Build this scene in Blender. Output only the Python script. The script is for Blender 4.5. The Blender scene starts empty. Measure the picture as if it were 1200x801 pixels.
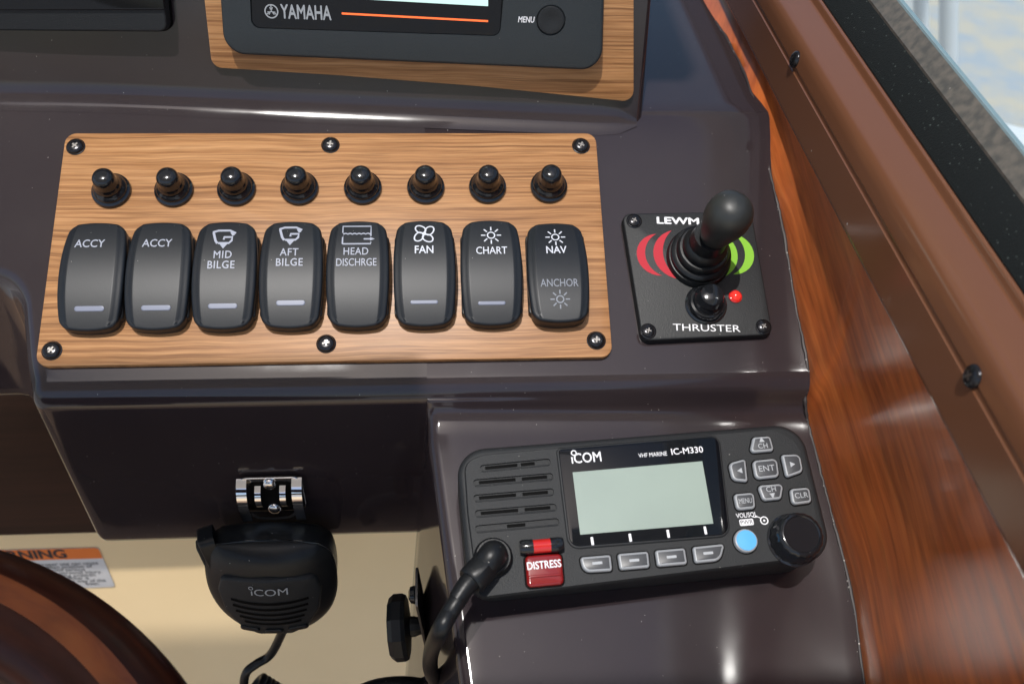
import bpy, bmesh, math, random
from mathutils import Vector, Matrix
R = math.radians
random.seed(4)
scene = bpy.context.scene
COL = scene.collection

# ------------------------------------------------------------------ camera
F_PX, CX, CY = 1145.0, 600.0, 400.5          # photograph is 1200 x 801
ax = Vector((.9973, .015, -.071)).normalized()
ay = Vector((-105, 1073, -1145)).normalized()
ay = (ay - ax * ay.dot(ax)).normalized()
az = ax.cross(ay)
M3 = Matrix((ax, ay, az))                    # camera axes -> place axes
CAM = -(M3 @ (Vector((380 - CX, -(290 - CY), -F_PX)) / F_PX * .4732))
def ray(px, py): return (M3 @ Vector((px - CX, -(py - CY), -F_PX))).normalized()
def hit(px, py, p0, n):
    r = ray(px, py)
    return CAM + r * ((p0 - CAM).dot(n) / r.dot(n))
cam = bpy.data.cameras.new('camera'); cam_o = bpy.data.objects.new('camera', cam); COL.objects.link(cam_o)
mw = M3.to_4x4(); mw.translation = CAM; cam_o.matrix_world = mw
cam.sensor_width = 22.2; cam.lens = 22.2 * F_PX / 1200; cam.clip_start = .01; cam.clip_end = 500
cam.shift_y = 0.0
cam.dof.use_dof = True; cam.dof.focus_distance = .462; cam.dof.aperture_fstop = 7.5
scene.camera = cam_o

# ------------------------------------------------------------------ sky, sun, exposure
SUN_EL, SUN_AZ = R(72), R(206)                # azimuth clockwise from +Y (forward)
world = bpy.data.worlds.new('World'); scene.world = world; world.use_nodes = True
wn = world.node_tree; bg = wn.nodes['Background']
sky = wn.nodes.new('ShaderNodeTexSky'); sky.sky_type = 'NISHITA'; sky.sun_disc = False
sky.sun_elevation = SUN_EL; sky.sun_rotation = SUN_AZ; sky.air_density = 1.0; sky.dust_density = 2.0
wn.links.new(sky.outputs[0], bg.inputs[0]); bg.inputs[1].default_value = .15
sl = bpy.data.lights.new('sun', 'SUN'); sl.energy = 2.9; sl.angle = R(.55); sl.color = (1, .97, .93)
so = bpy.data.objects.new('sun', sl); COL.objects.link(so)
sd = Vector((math.sin(SUN_AZ) * math.cos(SUN_EL), math.cos(SUN_AZ) * math.cos(SUN_EL), math.sin(SUN_EL)))
so.rotation_euler = sd.to_track_quat('Z', 'Y').to_euler(); so.location = sd * 3
scene.view_settings.view_transform = 'Standard'; scene.view_settings.look = 'None'
scene.view_settings.exposure = .22; scene.view_settings.gamma = 1.0
scene.cycles.max_bounces = 8
scene.cycles.use_denoising = True

# ------------------------------------------------------------------ materials
def mat(name, base, rough=.5, metal=0., bump=None, bump_scale=400., var=None, var_scale=30., coat=0., speck_size=.16,
        specks=0., speck_scale=260., speck_col=(.5, .48, .44), emit=None, estr=0., rough_var=0., ior=1.5, spec=.5):
    m = bpy.data.materials.new(name); m.use_nodes = True
    nt = m.node_tree; N = nt.nodes; L = nt.links; b = N['Principled BSDF']
    b.inputs['Base Color'].default_value = (*base, 1); b.inputs['Roughness'].default_value = rough
    b.inputs['Metallic'].default_value = metal; b.inputs['IOR'].default_value = ior
    b.inputs['Coat Weight'].default_value = coat; b.inputs['Coat Roughness'].default_value = .06
    b.inputs['Specular IOR Level'].default_value = spec
    tc = N.new('ShaderNodeTexCoord'); last = None
    if var:
        n = N.new('ShaderNodeTexNoise'); n.inputs['Scale'].default_value = var_scale; n.inputs['Detail'].default_value = 6
        L.new(tc.outputs['Object'], n.inputs['Vector'])
        mx = N.new('ShaderNodeMix'); mx.data_type = 'RGBA'
        mx.inputs[6].default_value = (*base, 1); mx.inputs[7].default_value = (*var, 1)
        rp = N.new('ShaderNodeMapRange'); rp.inputs[1].default_value = .38; rp.inputs[2].default_value = .64
        L.new(n.outputs['Fac'], rp.inputs[0]); L.new(rp.outputs[0], mx.inputs[0]); last = mx.outputs[2]
        L.new(last, b.inputs['Base Color'])
    if specks:
        v = N.new('ShaderNodeTexVoronoi'); v.inputs['Scale'].default_value = speck_scale
        L.new(tc.outputs['Object'], v.inputs['Vector'])
        sz = N.new('ShaderNodeSeparateColor'); L.new(v.outputs['Color'], sz.inputs[0])
        rr = N.new('ShaderNodeMapRange'); rr.inputs[1].default_value = 1 - specks; rr.inputs[2].default_value = 1
        rr.inputs[3].default_value = 0; rr.inputs[4].default_value = speck_size
        L.new(sz.outputs[0], rr.inputs[0])
        lt = N.new('ShaderNodeMath'); lt.operation = 'LESS_THAN'
        L.new(v.outputs['Distance'], lt.inputs[0]); L.new(rr.outputs[0], lt.inputs[1])
        mm = N.new('ShaderNodeMath'); mm.operation = 'MULTIPLY'; L.new(lt.outputs[0], mm.inputs[0]); L.new(sz.outputs[1], mm.inputs[1])
        mx = N.new('ShaderNodeMix'); mx.data_type = 'RGBA'
        if last: L.new(last, mx.inputs[6])
        else: mx.inputs[6].default_value = (*base, 1)
        mx.inputs[7].default_value = (*speck_col, 1)
        L.new(mm.outputs[0], mx.inputs[0]); L.new(mx.outputs[2], b.inputs['Base Color'])
    if rough_var:
        n = N.new('ShaderNodeTexNoise'); n.inputs['Scale'].default_value = 22; n.inputs['Detail'].default_value = 8
        L.new(tc.outputs['Object'], n.inputs['Vector'])
        rp = N.new('ShaderNodeMapRange'); rp.inputs[1].default_value = .35; rp.inputs[2].default_value = .7
        rp.inputs[3].default_value = rough; rp.inputs[4].default_value = rough + rough_var
        L.new(n.outputs['Fac'], rp.inputs[0]); L.new(rp.outputs[0], b.inputs['Roughness'])
    if bump:
        n = N.new('ShaderNodeTexNoise'); n.inputs['Scale'].default_value = bump_scale; n.inputs['Detail'].default_value = 3
        L.new(tc.outputs['Object'], n.inputs['Vector'])
        bp = N.new('ShaderNodeBump'); bp.inputs['Strength'].default_value = bump; bp.inputs['Distance'].default_value = .0004
        L.new(n.outputs['Fac'], bp.inputs['Height']); L.new(bp.outputs[0], b.inputs['Normal'])
    if emit:
        b.inputs['Emission Color'].default_value = (*emit, 1); b.inputs['Emission Strength'].default_value = estr
    return m

def wood(name, stops, stretch, rough, coat=0., fine=1., wob=.0012, dark_lines=.6, spec=.5, rot=(0,0,0)):
    """grain runs along local X of the mapping; stretch = (along, across, depth) frequencies"""
    m = bpy.data.materials.new(name); m.use_nodes = True
    nt = m.node_tree; N = nt.nodes; L = nt.links; b = N['Principled BSDF']
    tc = N.new('ShaderNodeTexCoord')
    r0 = N.new('ShaderNodeMapping'); r0.inputs['Rotation'].default_value = rot; L.new(tc.outputs['Object'], r0.inputs[0])
    warp = N.new('ShaderNodeTexNoise'); warp.inputs['Scale'].default_value = 14; warp.inputs['Detail'].default_value = 2
    L.new(r0.outputs[0], warp.inputs['Vector'])
    ws = N.new('ShaderNodeVectorMath'); ws.operation = 'SCALE'; ws.inputs[3].default_value = wob * 6
    L.new(warp.outputs['Color'], ws.inputs[0])
    ad = N.new('ShaderNodeVectorMath'); ad.operation = 'ADD'; L.new(r0.outputs[0], ad.inputs[0]); L.new(ws.outputs[0], ad.inputs[1])
    mp = N.new('ShaderNodeMapping'); mp.inputs['Scale'].default_value = stretch; L.new(ad.outputs[0], mp.inputs[0])
    n1 = N.new('ShaderNodeTexNoise'); n1.inputs['Scale'].default_value = 1; n1.inputs['Detail'].default_value = 5; n1.inputs['Roughness'].default_value = .65
    L.new(mp.outputs[0], n1.inputs['Vector'])
    cr = N.new('ShaderNodeValToRGB'); e = cr.color_ramp.elements
    e[0].position, e[0].color = stops[0][0], (*stops[0][1], 1); e[1].position, e[1].color = stops[-1][0], (*stops[-1][1], 1)
    for p, c in stops[1:-1]:
        q = e.new(p); q.color = (*c, 1)
    L.new(n1.outputs['Fac'], cr.inputs[0])
    mp2 = N.new('ShaderNodeMapping'); mp2.inputs['Scale'].default_value = (stretch[0] * .55, stretch[1] * 1.7, stretch[2]); mp2.inputs['Location'].default_value = (3, 7, 1)
    L.new(ad.outputs[0], mp2.inputs[0])
    n2 = N.new('ShaderNodeTexNoise'); n2.inputs['Scale'].default_value = 1; n2.inputs['Detail'].default_value = 2
    L.new(mp2.outputs[0], n2.inputs['Vector'])
    lr = N.new('ShaderNodeMapRange'); lr.inputs[1].default_value = .60; lr.inputs[2].default_value = .70; lr.inputs[3].default_value = 0; lr.inputs[4].default_value = dark_lines
    L.new(n2.outputs['Fac'], lr.inputs[0])
    mx = N.new('ShaderNodeMix'); mx.data_type = 'RGBA'; mx.blend_type = 'MIX'
    L.new(lr.outputs[0], mx.inputs[0]); L.new(cr.outputs[0], mx.inputs[6]); mx.inputs[7].default_value = (*stops[0][1], 1)
    L.new(mx.outputs[2], b.inputs['Base Color'])
    # pores
    mp3 = N.new('ShaderNodeMapping'); mp3.inputs['Scale'].default_value = (stretch[0] * 6 * fine, stretch[1] * 6 * fine, stretch[2]); L.new(ad.outputs[0], mp3.inputs[0])
    n3 = N.new('ShaderNodeTexNoise'); n3.inputs['Scale'].default_value = 1; n3.inputs['Detail'].default_value = 2; L.new(mp3.outputs[0], n3.inputs['Vector'])
    mx2 = N.new('ShaderNodeMix'); mx2.data_type = 'RGBA'; mx2.blend_type = 'MULTIPLY'
    pr = N.new('ShaderNodeMapRange'); pr.inputs[1].default_value = .3; pr.inputs[2].default_value = .6; pr.inputs[3].default_value = .72; pr.inputs[4].default_value = 1.06
    L.new(n3.outputs['Fac'], pr.inputs[0]); mx2.inputs[0].default_value = 1
    L.new(mx.outputs[2], mx2.inputs[6]); L.new(pr.outputs[0], mx2.inputs[7]); L.new(mx2.outputs[2], b.inputs['Base Color'])
    bp = N.new('ShaderNodeBump'); bp.inputs['Strength'].default_value = .08; bp.inputs['Distance'].default_value = .0003
    L.new(n3.outputs['Fac'], bp.inputs['Height'])
    if not coat: L.new(bp.outputs[0], b.inputs['Normal'])
    b.inputs['Roughness'].default_value = rough; b.inputs['Coat Weight'].default_value = coat; b.inputs['Coat Roughness'].default_value = .08
    b.inputs['Specular IOR Level'].default_value = spec
    return m

GEL = mat('brown_gelcoat', (.027, .0200, .0225), .05, specks=.10, speck_scale=560, speck_size=.12, bump=.02, bump_scale=60, rough_var=.11, var=(.033, .025, .026), var_scale=9)
TEAK = wood('teak_laminate', [(.28, (.16, .068, .026)), (.43, (.34, .158, .060)), (.57, (.46, .232, .095)), (.75, (.55, .30, .135))], (9, 560, 30), .36, dark_lines=.75, spec=.35, wob=.0010)
TEAK_EDGE = mat('panel_edge', (.32, .15, .07), .5)
MAHOG = wood('mahogany_varnish', [(.30, (.31, .068, .016)), (.46, (.42, .100, .023)), (.60, (.49, .126, .029)), (.76, (.56, .17, .044))], (5, 6, 240), .30, coat=.22, dark_lines=.10, rot=(R(-16), 0, 0), wob=.0008)
WHEELW = wood('wheel_wood', [(.36, (.022, .004, .002)), (.5, (.042, .009, .004)), (.66, (.07, .016, .006))], (8, 8, 200), .30, dark_lines=.3, spec=.22)
WHEELI = wood('wheel_inlay', [(.36, (.12, .022, .006)), (.5, (.26, .060, .013)), (.66, (.38, .11, .024))], (8, 8, 160), .28, dark_lines=.3, spec=.4)
BRONZE = mat('bronze_painted_aluminium', (.145, .060, .030), .16, specks=.03, speck_scale=200, rough_var=.06, spec=.42)
ROCK = mat('rocker_plastic', (.0085, .011, .0145), .42, spec=.38, bump=.10, bump_scale=2500, specks=.03, speck_scale=900)
ROCKB = mat('switch_bezel_plastic', (.012, .013, .014), .45)
GLOSSB = mat('glossy_black_rubber', (.010, .011, .013), .13, specks=.03, speck_scale=700)
PLAST = mat('radio_plastic', (.016, .0175, .019), .52, spec=.30, bump=.35, bump_scale=1800, specks=.05, speck_scale=700)
PLAST2 = mat('display_plastic', (.026, .031, .034), .48, spec=.35, bump=.35, bump_scale=1500, specks=.02, speck_scale=500)
MATTE = mat('thruster_plastic', (.013, .014, .015), .48, spec=.3, bump=.3, bump_scale=1500, specks=.04, speck_scale=800)
RUBBER = mat('black_rubber', (.008, .009, .010), .38, spec=.32, specks=.06, speck_scale=600, bump=.15, bump_scale=900)
KNOBR = mat('worn_rubber_knob', (.015, .016, .016), .42, specks=.05, speck_scale=500, rough_var=.15, var=(.026, .028, .026), var_scale=60)
BLACK = mat('dead_black', (.003, .003, .003), .7, spec=.08)
SCREEN = mat('black_screen_glass', (.004, .005, .007), .05, spec=.3)
WHITE = mat('white_print', (.78, .78, .80), .5)
PRINT = mat('rocker_print', (.36, .38, .45), .5)
PRINTW = mat('rocker_print_bright', (.60, .62, .68), .5)
FAINT = mat('faint_rocker_print', (.19, .21, .25), .5)
BAR = mat('rocker_lens', (.17, .19, .26), .35)
RED = mat('red_print', (.48, .030, .045), .6, spec=.2)
GREEN = mat('green_print', (.22, .48, .04), .6, spec=.2)
LED = mat('red_led', (.7, .03, .02), .12, emit=(1, .04, .03), estr=.35)
REDP = mat('red_translucent_plastic', (.22, .008, .008), .12, coat=.5)
REDB = mat('bright_red_plastic', (.55, .015, .012), .1, coat=.6)
CHROME = mat('chrome', (.75, .75, .76), .10, 1.)
SCREWM = mat('black_screw', (.03, .03, .033), .22, .7, specks=.1, speck_scale=1500)
STEEL = mat('worn_steel', (.20, .19, .18), .42, 1.)
LCD = mat('lcd_glass', (.30, .37, .32), .3, var=(.28, .345, .30), var_scale=25, bump=.05)
KEYRIM = mat('translucent_key_rim', (.30, .315, .33), .35)
KEYTOP = mat('key_top', (.050, .053, .058), .35)
KEYTXT = mat('key_legend', (.40, .42, .44), .5)
BLUE = mat('blue_button', (.10, .42, .80), .35)
CREAM = mat('cream_gelcoat', (.90, .68, .39), .25, var=(.87, .65, .365), var_scale=6)
DBROWN = wood('dark_under_panel', [(.3, (.018, .007, .004)), (.6, (.032, .012, .007)), (.8, (.04, .017, .011))], (2, 40, 8), .35, dark_lines=.3)
STICKW = mat('sticker_white', (.70, .68, .66), .5)
STICKO = mat('sticker_orange', (.80, .20, .04), .5)
INK = mat('sticker_ink', (.03, .03, .035), .6)
SEAL = mat('dirty_sealant', (.035, .028, .026), .5, specks=.28, speck_scale=700, speck_col=(.5, .46, .42), speck_size=.34)
FLEECE = mat('black_seal_strip', (.007, .009, .009), .8, spec=.2, specks=.45, speck_scale=700, speck_size=.26, speck_col=(.10, .12, .11), bump=.8, bump_scale=1200)
TRACK = mat('grey_track', (.13, .115, .095), .5, var=(.07, .068, .06), var_scale=220, specks=.05)
EDGE = mat('glass_edge', (.22, .30, .32), .2)
ORANGE = mat('orange_line', (.8, .12, .03), .4, emit=(1, .16, .03), estr=.7)
LIT = mat('lit_display', (.1, .15, .15), .2, emit=(.60, .86, .80), estr=.95)
LOGO = mat('grey_logo_print', (.34, .36, .38), .5)
GWHITE = mat('white_boat_gelcoat', (.80, .80, .80), .3)
ROOFM = mat('cabin_liner', (.74, .74, .74), .6)
FLOORM = mat('cabin_sole', (.34, .21, .12), .5)
WATERM = mat('shallow_water', (.36, .39, .42), .7, spec=.1, var=(.50, .44, .35), var_scale=8, bump=1., bump_scale=8, specks=.3, speck_scale=9, speck_size=.25)
FOAM = mat('foam_specks', (.6, .6, .6), .6)

# ------------------------------------------------------------------ helpers
class Frame:
    def __init__(s, o, u, v):
        s.o = Vector(o); s.u = Vector(u).normalized(); v = Vector(v); s.v = (v - s.u * v.dot(s.u)).normalized(); s.w = s.u.cross(s.v)
    def mat(s, o=None):
        m = Matrix((s.u, s.v, s.w)).transposed().to_4x4(); m.translation = s.o if o is None else o; return m
    def pt(s, a, b, c=0.): return s.o + s.u * a + s.v * b + s.w * c
    def at(s, px, py, h=0.):
        q = hit(px, py, s.o + s.w * h, s.w) - s.o
        return Vector((q.dot(s.u), q.dot(s.v)))
    def moved(s, a, b, c=0., rot=0.):
        f = Frame(s.pt(a, b, c), s.u * math.cos(rot) + s.v * math.sin(rot), -s.u * math.sin(rot) + s.v * math.cos(rot)); return f

def thing(name, label, cat, frame=None, group=None, loc=None):
    o = bpy.data.objects.new(name, None); COL.objects.link(o); o.empty_display_size = .02
    if frame: o.matrix_world = frame.mat()
    if loc is not None: o.location = loc
    o['label'] = label; o['category'] = cat
    if group: o['group'] = group
    return o
def obj(name, bm, m, parent=None, smooth=40, label=None, kind=None, recalc=True):
    if isinstance(bm, bpy.types.Mesh): me = bm
    else:
        if recalc: bmesh.ops.recalc_face_normals(bm, faces=bm.faces)
        me = bpy.data.meshes.new(name); bm.to_mesh(me); bm.free()
    me.materials.clear(); me.materials.append(m)
    if smooth:
        me.polygons.foreach_set('use_smooth', [True] * len(me.polygons)); me.set_sharp_from_angle(angle=R(smooth))
    o = bpy.data.objects.new(name, me); COL.objects.link(o)
    if parent: o.parent = parent
    if label: o['label'] = label
    if kind: o['kind'] = kind
    return o
def tag(o, label, cat, group=None):
    o['label'] = label; o['category'] = cat
    if group: o['group'] = group
    return o

def rounded(pts, r, seg=6):
    """round the corners of a closed polygon; r may be a list"""
    out = []; n = len(pts); pts = [Vector(p[:2]) for p in pts]
    for i in range(n):
        p, a, b = pts[i], pts[i - 1], pts[(i + 1) % n]; rr = r[i] if isinstance(r, (list, tuple)) else r
        if rr <= 1e-7: out.append(p); continue
        d1 = (a - p).normalized(); d2 = (b - p).normalized(); ang = d1.angle(d2); t = min(rr / math.tan(ang / 2), (a - p).length * .49, (b - p).length * .49)
        rr = t * math.tan(ang / 2); c = p + (d1 + d2).normalized() * (rr / math.sin(ang / 2))
        s = p + d1 * t - c; e = p + d2 * t - c; a0 = math.atan2(s.y, s.x); a1 = math.atan2(e.y, e.x); da = (a1 - a0 + math.pi) % (2 * math.pi) - math.pi
        for k in range(seg + 1):
            q = a0 + da * k / seg; out.append(c + Vector((math.cos(q), math.sin(q))) * rr)
    return out
def rrect(w, h, r, cx=0, cy=0, seg=6): return rounded([(cx - w / 2, cy - h / 2), (cx + w / 2, cy - h / 2), (cx + w / 2, cy + h / 2), (cx - w / 2, cy + h / 2)], r, seg)
def circle(r, cx=0, cy=0, n=32): return [Vector((cx + r * math.cos(2 * math.pi * k / n), cy + r * math.sin(2 * math.pi * k / n))) for k in range(n)]
def area(o): return sum(o[i - 1].x * o[i].y - o[i].x * o[i - 1].y for i in range(len(o))) / 2
def offset(o, d):
    """positive d = inward"""
    if area(o) < 0: o = list(reversed(o))
    n = len(o); out = []
    for i in range(n):
        a, p, b = o[i - 1], o[i], o[(i + 1) % n]
        e1 = (p - a); e2 = (b - p)
        if e1.length < 1e-9: e1 = e2
        if e2.length < 1e-9: e2 = e1
        n1 = Vector((-e1.y, e1.x)).normalized(); n2 = Vector((-e2.y, e2.x)).normalized()
        m = (n1 + n2); m = m.normalized() if m.length > 1e-6 else n1
        out.append(p + m * d / max(.4, m.dot(n1)))
    return out
def rings(bm, rs, cap_top=True, cap_bot=False, closed=True):
    """rs: list of (list of Vector3) of equal length"""
    vs = [[bm.verts.new(p) for p in r] for r in rs]; n = len(vs[0])
    for a, b in zip(vs, vs[1:]):
        for i in range(n if closed else n - 1):
            j = (i + 1) % n
            try: bm.faces.new((a[i], a[j], b[j], b[i]))
            except ValueError: pass
    if cap_top: bm.faces.new(vs[-1])
    if cap_bot: bm.faces.new(list(reversed(vs[0])))
    return vs
def v3(p, z): return Vector((p.x, p.y, z))
def plate(bm, o, z0, z1, bev=.0005, seg=3, draft=0., hf=None):
    if area(o) < 0: o = list(reversed(o))
    rs = [[v3(p, z0) for p in offset(o, -draft)]]
    for k in range(seg + 1):
        t = math.pi / 2 * k / seg
        rs.append([v3(p, z1 - bev + bev * math.sin(t)) for p in offset(o, bev * (1 - math.cos(t)))])
    rings(bm, rs)
def dome(bm, o, z0, hf, bev=.001, seg=3, draft=0., levels=(.93, .8, .6, .4, .2)):
    """plate whose top follows hf(x, y)"""
    if area(o) < 0: o = list(reversed(o))
    c = sum(o, Vector((0, 0))) / len(o)
    rs = [[v3(p, z0) for p in offset(o, -draft)]]
    for k in range(seg + 1):
        t = math.pi / 2 * k / seg
        rs.append([v3(p, hf(p.x, p.y) - bev + bev * math.sin(t)) for p in offset(o, bev * (1 - math.cos(t)))])
    inner = offset(o, bev)
    for s in levels: rs.append([v3(q, hf(q.x, q.y)) for q in [c + (p - c) * s for p in inner]])
    vs = rings(bm, rs, cap_top=False)
    m = bm.verts.new(v3(c, hf(c.x, c.y))); l = vs[-1]
    for i in range(len(l)): bm.faces.new((l[i], l[(i + 1) % len(l)], m))
def lathe(bm, prof, cx=0, cy=0, n=36, M=None, cap=True):
    rs = []
    for r, z in prof:
        r = max(r, 1e-6); q = [Vector((cx + r * math.cos(2 * math.pi * k / n), cy + r * math.sin(2 * math.pi * k / n), z)) for k in range(n)]
        rs.append([M @ p for p in q] if M else q)
    rings(bm, rs, cap_top=cap)
def smooth_path(pts, n=8):
    pts = [Vector(p) for p in pts]; P = [pts[0] * 2 - pts[1]] + pts + [pts[-1] * 2 - pts[-2]]; out = []
    for i in range(1, len(P) - 2):
        for k in range(n):
            t = k / n; a, b, c, d = P[i - 1], P[i], P[i + 1], P[i + 2]
            out.append(.5 * ((2 * b) + (c - a) * t + (2 * a - 5 * b + 4 * c - d) * t * t + (3 * b - a - 3 * c + d) * t ** 3))
    out.append(pts[-1]); return out
def tube(bm, pts, r, n=12, caps=True):
    rs = []; up = Vector((0, 0, 1)); prev = None
    for i, p in enumerate(pts):
        t = (pts[min(i + 1, len(pts) - 1)] - pts[max(i - 1, 0)]).normalized()
        if prev is None:
            a = t.cross(up) if abs(t.dot(up)) < .95 else t.cross(Vector((1, 0, 0)))
        else: a = prev - t * prev.dot(t)
        a.normalize(); prev = a; b = t.cross(a); rr = r(i / (len(pts) - 1)) if callable(r) else r
        rs.append([p + (a * math.cos(2 * math.pi * k / n) + b * math.sin(2 * math.pi * k / n)) * rr for k in range(n)])
    rings(bm, rs, cap_top=caps, cap_bot=caps)
def ribbon(bm, pts, w, z=0., hf=None, closed=False, h=0.):
    """flat printed line"""
    pts = [Vector(p[:2]) for p in pts]; n = len(pts); L, Rr = [], []
    for i, p in enumerate(pts):
        a = pts[i - 1] if (i or closed) else p; b = pts[(i + 1) % n] if (i < n - 1 or closed) else p
        t = (b - a); t = t.normalized() if t.length > 1e-9 else Vector((1, 0)); q = Vector((-t.y, t.x)) * w / 2
        f = (lambda s: (hf(s.x, s.y) if hf else 0) + z)
        L.append(bm.verts.new(v3(p + q, f(p + q)))); Rr.append(bm.verts.new(v3(p - q, f(p - q))))
    for i in range(n if closed else n - 1):
        j = (i + 1) % n; bm.faces.new((Rr[i], Rr[j], L[j], L[i]))
def flat(bm, o, z=0., hf=None):
    vs = [bm.verts.new(v3(p, z + (hf(p.x, p.y) if hf else 0))) for p in (o if area(o) > 0 else list(reversed(o)))]; bm.faces.new(vs)
def text(name, s, size, x, y, z, m, parent, rot=0., bold=0., sx=1., hf=None, align='CENTER', shear=0., space=1., label=None):
    cu = bpy.data.curves.new(name, 'FONT'); cu.body = s; cu.size = 1; cu.align_x = align; cu.align_y = 'CENTER'; cu.offset = 0; cu.shear = shear
    cu.space_character = space; cu.resolution_u = 3
    t = bpy.data.objects.new('tmp', cu); COL.objects.link(t); dg = bpy.context.evaluated_depsgraph_get(); dg.update()
    me = bpy.data.meshes.new_from_object(t.evaluated_get(dg)); bpy.data.objects.remove(t); bpy.data.curves.remove(cu)
    if bold > .003:
        bm = B(); bm.from_mesh(me); src = list(bm.faces); bb = bold * .75
        for k, (dx, dy) in enumerate(((bb, 0), (-bb, 0), (0, bb), (0, -bb))):
            r_ = bmesh.ops.duplicate(bm, geom=src); 
            for v in r_['geom']:
                if isinstance(v, bmesh.types.BMVert): v.co.x += dx; v.co.y += dy; v.co.z -= .000008 * (k + 1)
        bm.to_mesh(me); bm.free()
    c, sn = math.cos(rot), math.sin(rot)
    for v in me.vertices:
        a, b = v.co.x * sx * size, v.co.y * size; v.co.x = x + a * c - b * sn; v.co.y = y + a * sn + b * c
        v.co.z = z + v.co.z + (hf(v.co.x, v.co.y) if hf else 0)
    me.name = name
    return obj(name, me, m, parent, smooth=0, label=label)
def holed(bm, outer, holes, z, depth, floor_in=0.):
    """flat face with holes: the holes get walls and a floor 'depth' below"""
    edges = []; loops = []
    for lp in [outer] + holes:
        vs = [bm.verts.new(v3(p, z)) for p in lp]; loops.append(vs)
        edges += [bm.edges.new((vs[i], vs[(i + 1) % len(vs)])) for i in range(len(vs))]
    bmesh.ops.triangle_fill(bm, use_beauty=True, use_dissolve=False, edges=edges)
    for lp, vs in zip(holes, loops[1:]):
        lo = [bm.verts.new(v3(p, z - depth)) for p in offset(lp, floor_in)] if area(lp) > 0 else [bm.verts.new(v3(p, z - depth)) for p in lp]
        n = len(vs)
        for i in range(n): bm.faces.new((vs[i], vs[(i + 1) % n], lo[(i + 1) % n], lo[i]))
        bm.faces.new(lo)
    return loops[0]
def quad_px(fr, pts, h=0.): return [fr.at(x, y, h) for x, y in pts]
B = bmesh.new

# ------------------------------------------------------------------ frames
A27 = R(27)
P = Frame((0, 0, 0), (1, 0, 0), (0, math.cos(A27), math.sin(A27)))       # the sloping switch panel face
RF = Frame((.1415, -.1273, -.0409), (.997, .073, -.001), (-.067, .925, .373))   # radio face
PF = Frame(hit(500, 133, Vector((0, 0, 0)), P.w), (.99081, -.13285, .0254), (.00774, .24313, .96996))  # display pod face
_L = hit(743, 144, Vector((0, 0, 0)), P.w) - hit(400, 129, Vector((0, 0, 0)), P.w)
_v = PF.v.copy(); _n = _L.cross(_v).normalized(); _u = _v.cross(_n).normalized()
PF = Frame(hit(400, 129, Vector((0, 0, 0)), P.w) + _L * .29, _u, _v)
X_WALL = .2305

# ================================================================== SETTING / LARGE STRUCTURE
def slab(name, pts, z0, z1, m, holes=None, kind='structure'):
    bm = B()
    outer = [Vector(p) for p in pts]
    if holes:
        holed(bm, outer, [[Vector(p) for p in h] for h in holes], z0, -(z1 - z0))
    else: plate(bm, outer, z0, z1, .002)
    o = obj(name, bm, m, smooth=0); o['kind'] = kind; return o
slab('floor', [(-1.6, -2.2), (.34, -2.2), (.34, .1), (-1.6, .1)], -1.15, -1.10, FLOORM)
slab('reflection_darkener', [(-.8, -1.6), (.30, -1.6), (.30, -.62), (-.8, -.62)], -1.098, -1.09, BLACK)  # added unseen black sheet, keeps the mirrored floor dark in the glossy dash front
slab('bounce_deck', [(-1.6, -5.0), (1.2, -5.0), (1.2, -2.21), (-1.6, -2.21)], -1.15, -1.08, CREAM)  # added unseen sunlit surface aft, bounces warm light onto the cream bulkhead
# cream bulkhead under the dash
bm = B()
by = .08; ztop = -.322
prof = [(by, -1.10), (by, ztop - .012), (by + .002, ztop - .006), (by + .007, ztop - .0015), (by + .014, ztop), (by + .02, ztop)]
for x0, x1 in ((-1.6, .34),):
    vs = [[bm.verts.new((x, y, z)) for y, z in prof] for x in (x0, x1)]
    for i in range(len(prof) - 1): bm.faces.new((vs[0][i], vs[1][i], vs[1][i + 1], vs[0][i + 1]))
o = obj('bulkhead', bm, CREAM); o['kind'] = 'structure'
bm = B(); plate(bm, [Vector((-.9, ztop + .0)), Vector((.3, ztop + .0)), Vector((.3, -.04)), Vector((-.9, -.04))], 0, .012, .003)
o = obj('under_panel', bm, DBROWN); o['kind'] = 'structure'; o.matrix_world = Frame((0, by + .004, 0), (1, 0, 0), (0, 0, 1)).mat()

SHD = .029
spl = RF.o - RF.w * SHD
# hull side lining of varnished mahogany (lofted between the dash joint and the window rail)
foot = [Vector(p) / 1000 for p in ((222, 300, 34), (224, 208, 34), (228, 139, 34), (226.5, 85, 33), (226.6, 36.6 * .891, 36.6 * .454), (228.6, 11, 5.5), (229.5, -28, -14.5), (231, -56, -28.5), (230.6, -63, -38), (231, -68, -46))]
foot += [hit(*q, spl, RF.w) for q in ((949, 500), (962, 550), (975, 600), (1000, 700), (1014, 801), (1040, 950))]
foot += [Vector((foot[-1].x + .004, -.42, foot[-1].z - .09))]
footp = smooth_path(foot, 10)
bm = B(); rs = []
nfp = len(footp)
for k in range(9):
    t = k / 8; row = []
    for p in footp:
        top = Vector((.2318, p.y, .0465)); s = Vector((p.x + .004, p.y, p.z - .03))
        if k == 0: q = s
        else:
            t2 = (k - 1) / 7; q = p.lerp(top, t2); q.x += .004 * math.sin(math.pi * t2)
        row.append(q)
    rs.append(row)
rings(bm, rs, cap_top=False, closed=False)
o = obj('wall_lining', bm, MAHOG, smooth=60); o['kind'] = 'structure'

# outside: water far below, as seen through the window
bm = B(); plate(bm, [Vector(p) for p in ((-60, -60), (60, -60), (60, 80), (-60, 80))], -1.75, -1.7, .001)
o = obj('water', bm, WATERM, smooth=0); o['kind'] = 'structure'

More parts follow.
